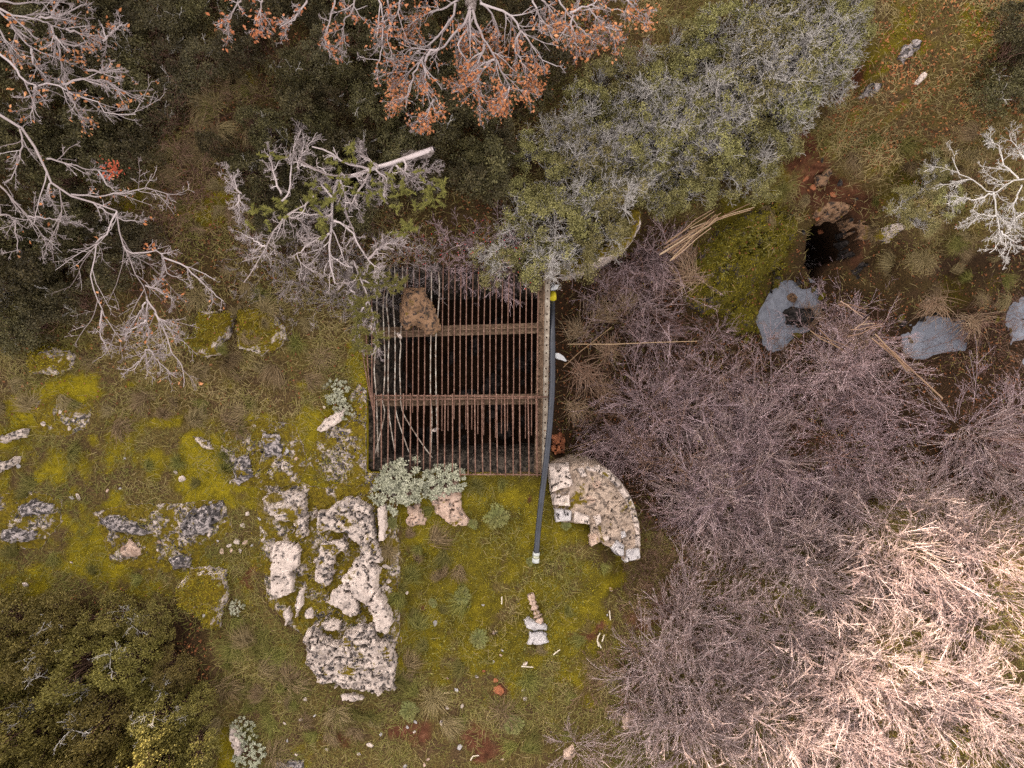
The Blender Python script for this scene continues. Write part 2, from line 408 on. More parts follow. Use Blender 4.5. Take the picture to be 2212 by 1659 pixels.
# ------------------------------------------------------------------ terrain
PIT = (-2.93, 0.66, -1.75, 2.36)      # x0 x1 y0 y1 of the chamber under the grate
PIT_Z = -3.4
CTRL = [(100,1100,.1),(400,1000,.15),(650,900,.25),(500,700,.3),(100,780,.3),(300,500,.4),(100,200,.5),(600,200,.4),
 (900,300,.2),(700,600,.15),(1000,450,.1),(1000,540,.0),(700,1300,.15),(1000,1200,0),(1000,1500,0),(1230,1230,0),(1270,1420,-.05),
 (1100,1640,0),(500,1550,.1),(100,1500,.0),(760,900,.1),(785,700,.05),(780,1000,.1),(900,1060,0),(1120,1050,0),(1150,1150,0),(820,620,.1),(1150,520,-.05),
 (1260,700,-1.85),(1250,850,-1.9),(1260,940,-1.85),(1400,750,-1.85),(1400,950,-1.6),(1480,1100,-1.3),(1300,620,-1.8),(1400,600,-1.7),(1450,540,-1.2),
 (1675,665,-2.35),(1695,715,-2.35),(1655,700,-2.25),(1700,625,-2.2),(1740,640,-2.15),(1750,670,-2.15),(1600,800,-1.8),(1560,740,-1.8),(1780,700,-1.95),(1860,690,-1.9),(1960,715,-2.0),(2040,715,-2.25),(2070,720,-2.2),(2195,702,-2.03),(2230,705,-2.1),
 (1800,850,-1.5),(1800,1000,-1.1),(1600,1100,-1.0),(2100,900,-1.1),(1500,1250,-.7),(1700,1350,-.5),(2000,1200,-.35),(1420,1400,-.2),
 (1600,1600,-.1),(2000,1500,0),(2200,1300,0),(2100,1650,.1),(1420,1220,-.6),
 (1300,400,0),(1280,500,-.1),(1500,250,.2),(1700,100,.5),(1480,430,-.7),(1560,500,-.8),(1620,440,-.6),(1620,560,-1.0),(1700,480,-1.0),(1720,540,-1.3),(1600,640,-1.5),
 (1790,530,-1.9),(1750,605,-1.75),(1715,575,-1.75),(1795,650,-1.8),(1635,625,-1.6),(1620,720,-1.8),(1730,735,-1.85),(1860,450,-1.0),(1870,530,-1.1),(1870,590,-1.5),(1720,330,-.45),(1770,400,-.9),(1660,380,-.4),(1740,270,-.25),(1800,330,-.2),(1900,350,0),(2000,450,-.2),(1990,580,-.9),
 (2120,640,-1.3),(2150,450,-.2),(1950,150,.9),(2100,50,1.3),(1900,50,.9),(2150,250,.7),(1820,200,.25),(2050,665,-1.75),(1950,650,-1.6),(2050,790,-1.75),(1920,800,-1.7),(1890,720,-1.75),(1930,690,-1.8),(2130,720,-1.7),(2140,690,-1.8),(1985,735,-2.2),(2020,700,-2.2),(2020,740,-2.15)]
CW = np.array([W(*c) for c in CTRL])

def base_height(x, y):
    sh = x.shape
    x, y = x.ravel(), y.ravel()
    num = np.zeros_like(x); den = np.zeros_like(x)
    for cx, cy, cz in CW:
        w = 1.0 / ((x - cx) ** 2 + (y - cy) ** 2 + 0.05) ** 2
        num += w * cz; den += w
    h = num / den
    # unseen steep valley side towards the sun, its crest shaped to set the shade edge
    s = x * SUN_DIR[0] + y * SUN_DIR[1]
    t = x * -SUN_DIR[1] * -1 + y * -SUN_DIR[0]
    crest = 14.0 - 3.2 * np.exp(-((t + 9.4) / 1.7) ** 2) - 0.8 * sstep(-11, -14, t) + 0.9 * vnoise(t * 0.23, t * 0 + 3, s=5) + 0.55 * vnoise(t * 0.9, t * 0 + 8, s=6) + 0.3 * vnoise(t * 2.6, t * 0 + 1, s=9)  # crest dip added to let sun onto the lower left thicket
    rise = sstep(15.0, 28.0, s)
    fade = sstep(75, 30, s)
    far = sstep(17, 60, np.hypot(x, y))
    h = h * (1 - far) + far * 1.5 * fbm(x * 0.03, y * 0.03, s=31)
    h = h + rise * crest * (0.35 + 0.65 * fade)
    return h.reshape(sh)

def detail(x, y):
    return 0.09 * fbm(x * 1.1, y * 1.1, s=2) + 0.045 * fbm(x * 4.3, y * 4.3, s=3, o=3) + 0.02 * fbm(x * 14, y * 14, s=4, o=2)

def in_pit(x, y, pad=0.0):
    return (x > PIT[0] - pad) & (x < PIT[1] + pad) & (y > PIT[2] - pad) & (y < PIT[3] + pad)

DX0, DX1, DY0, DY1, NX, NY = -13.2, 13.2, -10.2, 10.2, 441, 341
gx = np.linspace(DX0, DX1, NX); gy = np.linspace(DY0, DY1, NY)
outer = np.cumsum(0.12 * 1.22 ** np.arange(38))
xs = np.concatenate([(DX0 - outer)[::-1], gx, DX1 + outer])
ys = np.concatenate([(DY0 - outer)[::-1], gy, DY1 + outer])
X, Y = np.meshgrid(xs, ys)
Z = base_height(X, Y) + detail(X, Y)
Z = np.where(in_pit(X, Y), PIT_Z + 0.6 * detail(X, Y), Z)
HOLE = W(1782, 532, -1.5)
hole_d = np.hypot((X - HOLE[0]) / .50, (Y - HOLE[1]) / .62) + .55 * fbm(X * 2.2, Y * 2.2, s=91)
Z = Z - 2.4 * sstep(1.0, .8, hole_d) * (np.hypot(X - HOLE[0], Y - HOLE[1]) < 2)
RM = np.zeros((NY, NX))
o0 = len(outer)
ZD = Z[o0:o0 + NY, o0:o0 + NX].copy()

def ground(x, y):
    x = np.asarray(x, float); y = np.asarray(y, float)
    fx = np.clip((x - DX0) / (DX1 - DX0) * (NX - 1), 0, NX - 1.001); fy = np.clip((y - DY0) / (DY1 - DY0) * (NY - 1), 0, NY - 1.001)
    i = fx.astype(int); j = fy.astype(int); a = fx - i; b = fy - j
    return ZD[j, i] * (1 - a) * (1 - b) + ZD[j, i + 1] * a * (1 - b) + ZD[j + 1, i] * (1 - a) * b + ZD[j + 1, i + 1] * a * b

def on_ground(u, v, dz=0.0):
    """point of the ground seen at photograph position (u, v); dz = height above it that should appear there"""
    z = 0.0
    for _ in range(12):
        p = W(u, v, z + dz)
        z = 0.5 * z + 0.5 * float(ground(p[0], p[1]))
    return np.array([p[0], p[1], z])

def gauss(U, V, spots):
    r = np.zeros_like(U)
    for (u, v, ru, rv, a) in spots:
        r = np.maximum(r, a * np.exp(-((U - u) / ru) ** 2 - ((V - v) / rv) ** 2))
    return r

def masks(x, y, z):
    U, V = to_px(x, y, np.minimum(z, 5))
    U = U + 45 * fbm(x * .8, y * .8, s=81) + 16 * fbm(x * 3.5, y * 3.5, s=82); V = V + 45 * fbm(x * .8, y * .8, s=83) + 16 * fbm(x * 3.5, y * 3.5, s=84)
    n1 = fbm(x * 0.9, y * 0.9, s=41); n2 = fbm(x * 2.6, y * 2.6, s=42); n3 = fbm(x * 6.5, y * 6.5, s=43, o=3)
    band = sstep(760, 900, V) * sstep(1330, 1200, V) * sstep(900, 820, U)
    terr = sstep(830, 900, U) * sstep(1370, 1290, U) * sstep(1000, 1040, V) * sstep(1560, 1380, V)
    gold = sstep(1780, 1900, U) * sstep(430, 250, V)
    rocky = gauss(U, V, [(1600, 560, 120, 120, 1.0), (1690, 470, 70, 60, .8), (1350, 500, 70, 60, .8), (1950, 390, 90, 60, .8), (2000, 620, 120, 50, .5), (1870, 560, 40, 60, .5)])
    spots = gauss(U, V, [(480, 420, 60, 40, 1.1), (300, 440, 60, 40, .9), (440, 475, 90, 40, .8), (545, 170, 20, 50, .9), (100, 780, 70, 40, 1), (330, 690, 60, 40, .7), (580, 1010, 60, 70, 1.2),
                         (430, 1000, 60, 60, 1.0), (770, 1000, 70, 50, 1.2), (780, 790, 30, 60, 1.2), (800, 940, 30, 90, 1), (120, 870, 80, 50, .9), (740, 930, 60, 60, .8), (490, 1620, 25, 60, 1.2),
                         (300, 1200, 120, 40, .9), (700, 1180, 120, 150, .9), (900, 1070, 60, 40, .8), (1620, 680, 50, 40, 1)])
    moss = 0.36 * band + 0.74 * terr + 0.30 * gold + 1.0 * rocky + spots
    moss = sstep(0.35, 0.75, moss + 0.62 * n2 + 0.35 * n1 + 0.3 * n3 + 0.10 * sstep(900, 1100, V))
    yellow = np.clip(0.35 + 0.55 * spots + 0.25 * band + 0.05 * gold + 0.10 * terr - 0.28 * rocky + 0.55 * n2 + .2 * n3, 0, 1)
    soil = gauss(U, V, [(1715, 320, 40, 60, 1.4), (1770, 390, 50, 40, 1.3), (1840, 185, 40, 30, 1.2), (1810, 430, 60, 30, 1.0), (1840, 480, 40, 60, .7), (1075, 1485, 25, 18, 1), (1040, 1610, 130, 60, .75), (880, 1600, 120, 60, .7),
                        (1280, 1350, 60, 25, .8), (540, 1240, 25, 60, .75), (1400, 1330, 60, 50, .7), (720, 1620, 80, 40, .5), (1145, 1075, 12, 10, 1.0), (905, 1310, 12, 10, 1)])
    soil = sstep(0.42, 0.7, np.maximum(soil, gauss(U, V, [(1820, 440, 90, 50, .95), (1850, 530, 50, 60, .75)]) + .30 * gold * (.6 + n1)) + 0.34 * n2 + 0.15 * n3)
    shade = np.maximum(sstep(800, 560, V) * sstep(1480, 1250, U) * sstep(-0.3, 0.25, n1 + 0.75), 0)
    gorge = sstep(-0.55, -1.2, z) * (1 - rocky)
    dark = np.clip(shade * (0.62 + 0.5 * n2) * (1 - 0.8 * spots) + gorge + sstep(1250, 1350, V) * sstep(480, 400, U), 0, 1)  # dark leaf litter, with shade under bushes and in the gully painted in
    return moss, yellow, soil, dark

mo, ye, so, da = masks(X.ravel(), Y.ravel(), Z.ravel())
da = np.where(in_pit(X, Y).ravel() | ((hole_d < 1.02) & (np.hypot(X - HOLE[0], Y - HOLE[1]) < 2)).ravel(), 1.5, da)  # chamber floor and hollow darkened in colour to stand in for deep shade
mb = MB()
nyy, nxx = X.shape
gi = np.arange(nyy * nxx).reshape(nyy, nxx)
mb.add(np.stack([X, Y, Z], -1), None, np.stack([gi[:-1, :-1], gi[:-1, 1:], gi[1:, 1:], gi[1:, :-1]], -1).reshape(-1, 4))

def mat_ground():
    m, nt, li, b = nodes_of('mossy_ground')
    P = nt.new("ShaderNodeNewGeometry").outputs['Position']
    A = {}
    for k in ('moss', 'yellow', 'soil', 'dark'):
        a = nt.new("ShaderNodeAttribute"); a.attribute_name = k; A[k] = a.outputs['Fac']
    nf = noise_n(nt, li, P, 30, 6, 0.7); nm = noise_n(nt, li, P, 7, 6, 0.65); nl = noise_n(nt, li, P, 2.2, 5, 0.6)
    turf = ramp(nt, [(0.3, (0.025, 0.018, 0.008)), (0.45, (0.08, 0.058, 0.020)), (0.58, (0.15, 0.11, 0.035)), (0.75, (0.23, 0.16, 0.08))]); li.new(nf.outputs['Fac'], turf.inputs[0])
    brown = ramp(nt, [(0.35, (0.035, 0.02, 0.012)), (0.6, (0.11, 0.065, 0.04)), (0.75, (0.18, 0.12, 0.085))]); li.new(nf.outputs['Fac'], brown.inputs[0])
    bm = ramp(nt, [(0.45, (0, 0, 0)), (0.62, (1, 1, 1))]); li.new(nl.outputs['Fac'], bm.inputs[0])
    c = mix_n(nt, li, math_n(nt, li, 'MULTIPLY', bm.outputs[0], 0.7), turf.outputs[0], brown.outputs[0])
    y = math_n(nt, li, 'ADD', math_n(nt, li, 'MULTIPLY', A['yellow'], 0.6), math_n(nt, li, 'SUBTRACT', math_n(nt, li, 'MULTIPLY', nm.outputs['Fac'], 0.7), 0.12))
    moss = ramp(nt, [(0.15, (0.045, 0.038, 0.008)), (0.42, (0.105, 0.086, 0.010)), (0.68, (0.185, 0.148, 0.009)), (1.0, (0.34, 0.27, 0.010))]); li.new(y, moss.inputs[0])
    fm = math_n(nt, li, 'MULTIPLY', A['moss'], math_n(nt, li, 'ADD', math_n(nt, li, 'MULTIPLY', nf.outputs['Fac'], 0.9), 0.45), True)
    c = mix_n(nt, li, fm, c, moss.outputs[0])
    soil = ramp(nt, [(0.3, (0.045, 0.018, 0.010)), (0.55, (0.12, 0.048, 0.026)), (0.8, (0.21, 0.105, 0.062))]); li.new(nm.outputs['Fac'], soil.inputs[0])
    c = mix_n(nt, li, A['soil'], c, soil.outputs[0])
    litter_shade = ramp(nt, [(0.35, (0.010, 0.006, 0.004)), (0.58, (0.045, 0.024, 0.013)), (0.8, (0.11, 0.052, 0.026))]); li.new(nf.outputs['Fac'], litter_shade.inputs[0])
    c = mix_n(nt, li, math_n(nt, li, 'MULTIPLY', A['dark'], 0.95, True), c, litter_shade.outputs[0])
    li.new(c, b.inputs['Base Color'])
    b.inputs['Roughness'].default_value = 0.95
    b.inputs['Specular IOR Level'].default_value = 0.1
    bp = nt.new("ShaderNodeBump"); bp.inputs['Strength'].default_value = 0.8; bp.inputs['Distance'].default_value = 0.05
    li.new(nf.outputs['Fac'], bp.inputs['Height']); li.new(bp.outputs[0], b.inputs['Normal'])
    return m

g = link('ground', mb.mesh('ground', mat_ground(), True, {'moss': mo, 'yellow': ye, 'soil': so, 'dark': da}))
tag(g, 'mossy rocky hillside with red earth falling to a stream gully', kind='structure')

# ---- stream water
def poly_world(poly, z):
    return np.array([W(u, v, z) for u, v in poly])

def water_mat():
    m, nt, li, b = nodes_of('stream_water')
    P = nt.new("ShaderNodeNewGeometry").outputs['Position']
    n = noise_n(nt, li, P, 5.0, 3, .5, 1.0); r = ramp(nt, [(0.3, (0.10, 0.115, 0.16)), (0.7, (0.19, 0.21, 0.27))]); li.new(n.outputs['Fac'], r.inputs[0])  # base colour carries the blue grey of the reflected sky
    li.new(r.outputs[0], b.inputs['Base Color'])
    b.inputs['Roughness'].default_value = 0.12
    b.inputs['Specular IOR Level'].default_value = 0.9
    n2 = noise_n(nt, li, P, 16.0, 4, 0.6, 0.6)
    bp = nt.new("ShaderNodeBump"); bp.inputs['Strength'].default_value = 0.55; bp.inputs['Distance'].default_value = 0.05
    li.new(n2.outputs['Fac'], bp.inputs['Height']); li.new(bp.outputs[0], b.inputs['Normal'])
    return m
WATER_Z = -2.0
mb = MB()
wp = poly_world([(1560, 790), (1560, 690), (1610, 610), (1680, 575), (1730, 590), (1800, 630), (1850, 640), (1950, 640), (2080, 640), (2260, 640), (2260, 790), (2100, 800), (1900, 800), (1750, 800)], WATER_Z)
cen = wp.mean(0)
mb.add(np.vstack([wp, cen]), [[i, (i + 1) % len(wp), len(wp)] for i in range(len(wp))][::-1])
wo_ = link('water', mb.mesh('water', water_mat()))
tag(wo_, 'shallow blue grey stream in the gully bottom', kind='structure')
wo_.data.flip_normals() if wo_.data.polygons[0].normal.z < 0 else None

# ------------------------------------------------------------------ landmarks for descriptions
MARKS = [('the rounded pier', 1290, 1110), ('the pipe end', 1157, 1215), ('the curved wall', 1330, 520), ('the cane bundle', 1490, 510), ('the olive moss crag', 1610, 570), ('the stream pool', 1680, 680), ('the stream bend', 2050, 715),
         ('the long fallen canes', 1965, 790), ('the red bank', 1740, 350), ('the golden slope', 2000, 150), ('the white thorn tree', 2130, 430), ('the black hollow', 1790, 530), ('the smooth grey stone', 1157, 1355), ('the rust red stone', 1075, 1490),
         ('the cracked limestone block', 750, 1430), ('the long limestone ridge', 780, 1200), ('the rounded limestone hump', 610, 1235), ('the square mossy boulder', 440, 720), ('the brown mossy boulder', 430, 1300), ('the dark grey lichen rock', 425, 1125), ('the far left rock', 60, 1100),
         ('the bright moss cushion', 580, 1010), ('the pink and white rock', 970, 1090), ('the silver shrubs', 910, 1020), ('the narrow white slab', 505, 1610), ('the pale pink rock', 1358, 1565), ('the broad thistle', 885, 1530), ('the left rim of the chamber', 760, 880),
         ('the orange oak', 1017, 60), ('the juniper', 720, 450), ('the red leaf tuft', 240, 366), ('the low moss boulder', 95, 780), ('the plastic bag', 1208, 772), ('the wild rose by the oak', 1340, 100)]
def near(text, u, v):
    return text + ' ' + min(MARKS, key=lambda m: math.hypot(m[1] - u, m[2] - v))[0]

# ------------------------------------------------------------------ rocks
def seg_dist(px, py, poly):
    """signed distance to polygon, inside positive"""
    d = np.full(px.shape, 1e9); inside = np.zeros(px.shape, bool)
    n = len(poly)
    for i in range(n):
        ax, ay = poly[i][:2]; bx, by = poly[(i + 1) % n][:2]
        ex, ey = bx - ax, by - ay
        t = np.clip(((px - ax) * ex + (py - ay) * ey) / (ex * ex + ey * ey + 1e-9), 0, 1)
        d = np.minimum(d, np.hypot(px - ax - t * ex, py - ay - t * ey))
        c = ((ay > py) != (by > py)) & (px < (bx - ax) * (py - ay) / (by - ay + 1e-12) + ax)
        inside ^= c
    return np.where(inside, d, -d)

_rseed = [100]
def rock_mesh(poly, h, mat, edge=0.10, rough=0.05, step=0.035, depth=0.25, jag=0.05, zbase=None, lean=(0, 0), strata=0.0, crack=1.0, facet=0, fslope=.5, jf=6.0, raise_ground=False):
    """an outcrop with a ragged outline: steep rim, cracked uneven top, skirt sunk in the ground"""
    _rseed[0] += 13
    s = _rseed[0]
    c = np.mean(np.array(poly), 0)
    zb = float(on_ground(*c)[2]) if zbase is None else zbase
    pw = poly_world(poly, zb + h * 0.8)
    x0, y0 = pw[:, 0].min() - .12, pw[:, 1].min() - .12
    x1, y1 = pw[:, 0].max() + .12, pw[:, 1].max() + .12
    step = max(step, math.sqrt((x1 - x0) * (y1 - y0) / 9000.0))
    ax = np.arange(x0, x1 + step, step); ay = np.arange(y0, y1 + step, step)
    GX, GY = np.meshgrid(ax, ay)
    d = seg_dist(GX, GY, pw) + jag * fbm(GX * jf, GY * jf, s=s, o=4)
    gz = ground(GX, GY) if zbase is None else np.full(GX.shape, zbase)
    f = np.clip(d / edge, 0, 1) ** 0.55
    top = h * f * (0.8 + 0.3 * fbm(GX * 2.2, GY * 2.2, s=s + 1)) + rough * f * fbm(GX * 9, GY * 9, s=s + 2, o=4)
    crk = np.abs(fbm(GX * 3.2 + 0.6 * GY, GY * 3.2, s=s + 3, o=3))
    top -= crack * f * h * 0.45 * sstep(0.045, 0.0, crk)
    if strata: top += strata * f * np.sin(GY * 38 + 3 * fbm(GX * 2, GY * 2, s=s + 4)) * 0.5
    top += f * (lean[0] * (GX - pw[:, 0].mean()) + lean[1] * (GY - pw[:, 1].mean()))
    if facet:
        rr = np.random.default_rng(s)
        sx, sy = (x1 - x0) / 2, (y1 - y0) / 2
        for _ in range(facet):
            a = rr.uniform(0, 6.283); k = rr.uniform(.5, 1) * fslope * h / max(.15, min(sx, sy))
            pl = h * rr.uniform(.75, 1.05) - k * ((GX - (x0 + x1) / 2) * math.cos(a) + (GY - (y0 + y1) / 2) * math.sin(a)) 
            top = np.where(d > 0, np.minimum(top, np.maximum(pl, .02)), top)
    z = np.where(d > 0, gz + top, gz - depth)
    keep = d > 0
    if raise_ground:
        ii = np.clip(np.rint((GX[keep] - DX0) / (DX1 - DX0) * (NX - 1)).astype(int), 0, NX - 1); jj = np.clip(np.rint((GY[keep] - DY0) / (DY1 - DY0) * (NY - 1)).astype(int), 0, NY - 1)
        np.maximum.at(ZD, (jj, ii), z[keep]); RM[jj, ii] = raise_ground
    cell = keep[:-1, :-1] | keep[1:, :-1] | keep[:-1, 1:] | keep[1:, 1:]
    gi = np.arange(GX.size).reshape(GX.shape)
    F = np.stack([gi[:-1, :-1], gi[:-1, 1:], gi[1:, 1:], gi[1:, :-1]], -1)[cell]
    used = np.unique(F)
    remap = np.full(GX.size, -1); remap[used] = np.arange(len(used))
    loc = np.array([pw[:, 0].mean(), pw[:, 1].mean(), float(np.mean(gz))])
    V = np.stack([GX, GY, z], -1).reshape(-1, 3)[used] - loc
    q = MB(); q.add(V, None, remap[F])
    if zbase is not None:          # lying free: give it an underside
        n = len(V)
        E = {}
        for f4 in remap[F]:
            for a, b in zip(f4, np.roll(f4, -1)): E[(a, b)] = 1
        rim = [(a, b) for (a, b) in E if (b, a) not in E]
        mid = np.array([[V[:, 0].mean(), V[:, 1].mean(), -depth - 0.02]])
        q.add(mid)
        q.F3.append(np.array([[b, a, n] for a, b in rim]))
    return q.mesh('rock', mat, False), loc

def rock(name, label, cat, poly, h, mat, group=None, parent=None, **kw):
    me, loc = rock_mesh(poly, h, M[mat], **kw)
    o = link(name, me, parent, loc)
    if parent is None: tag(o, label, cat, group)
    return o

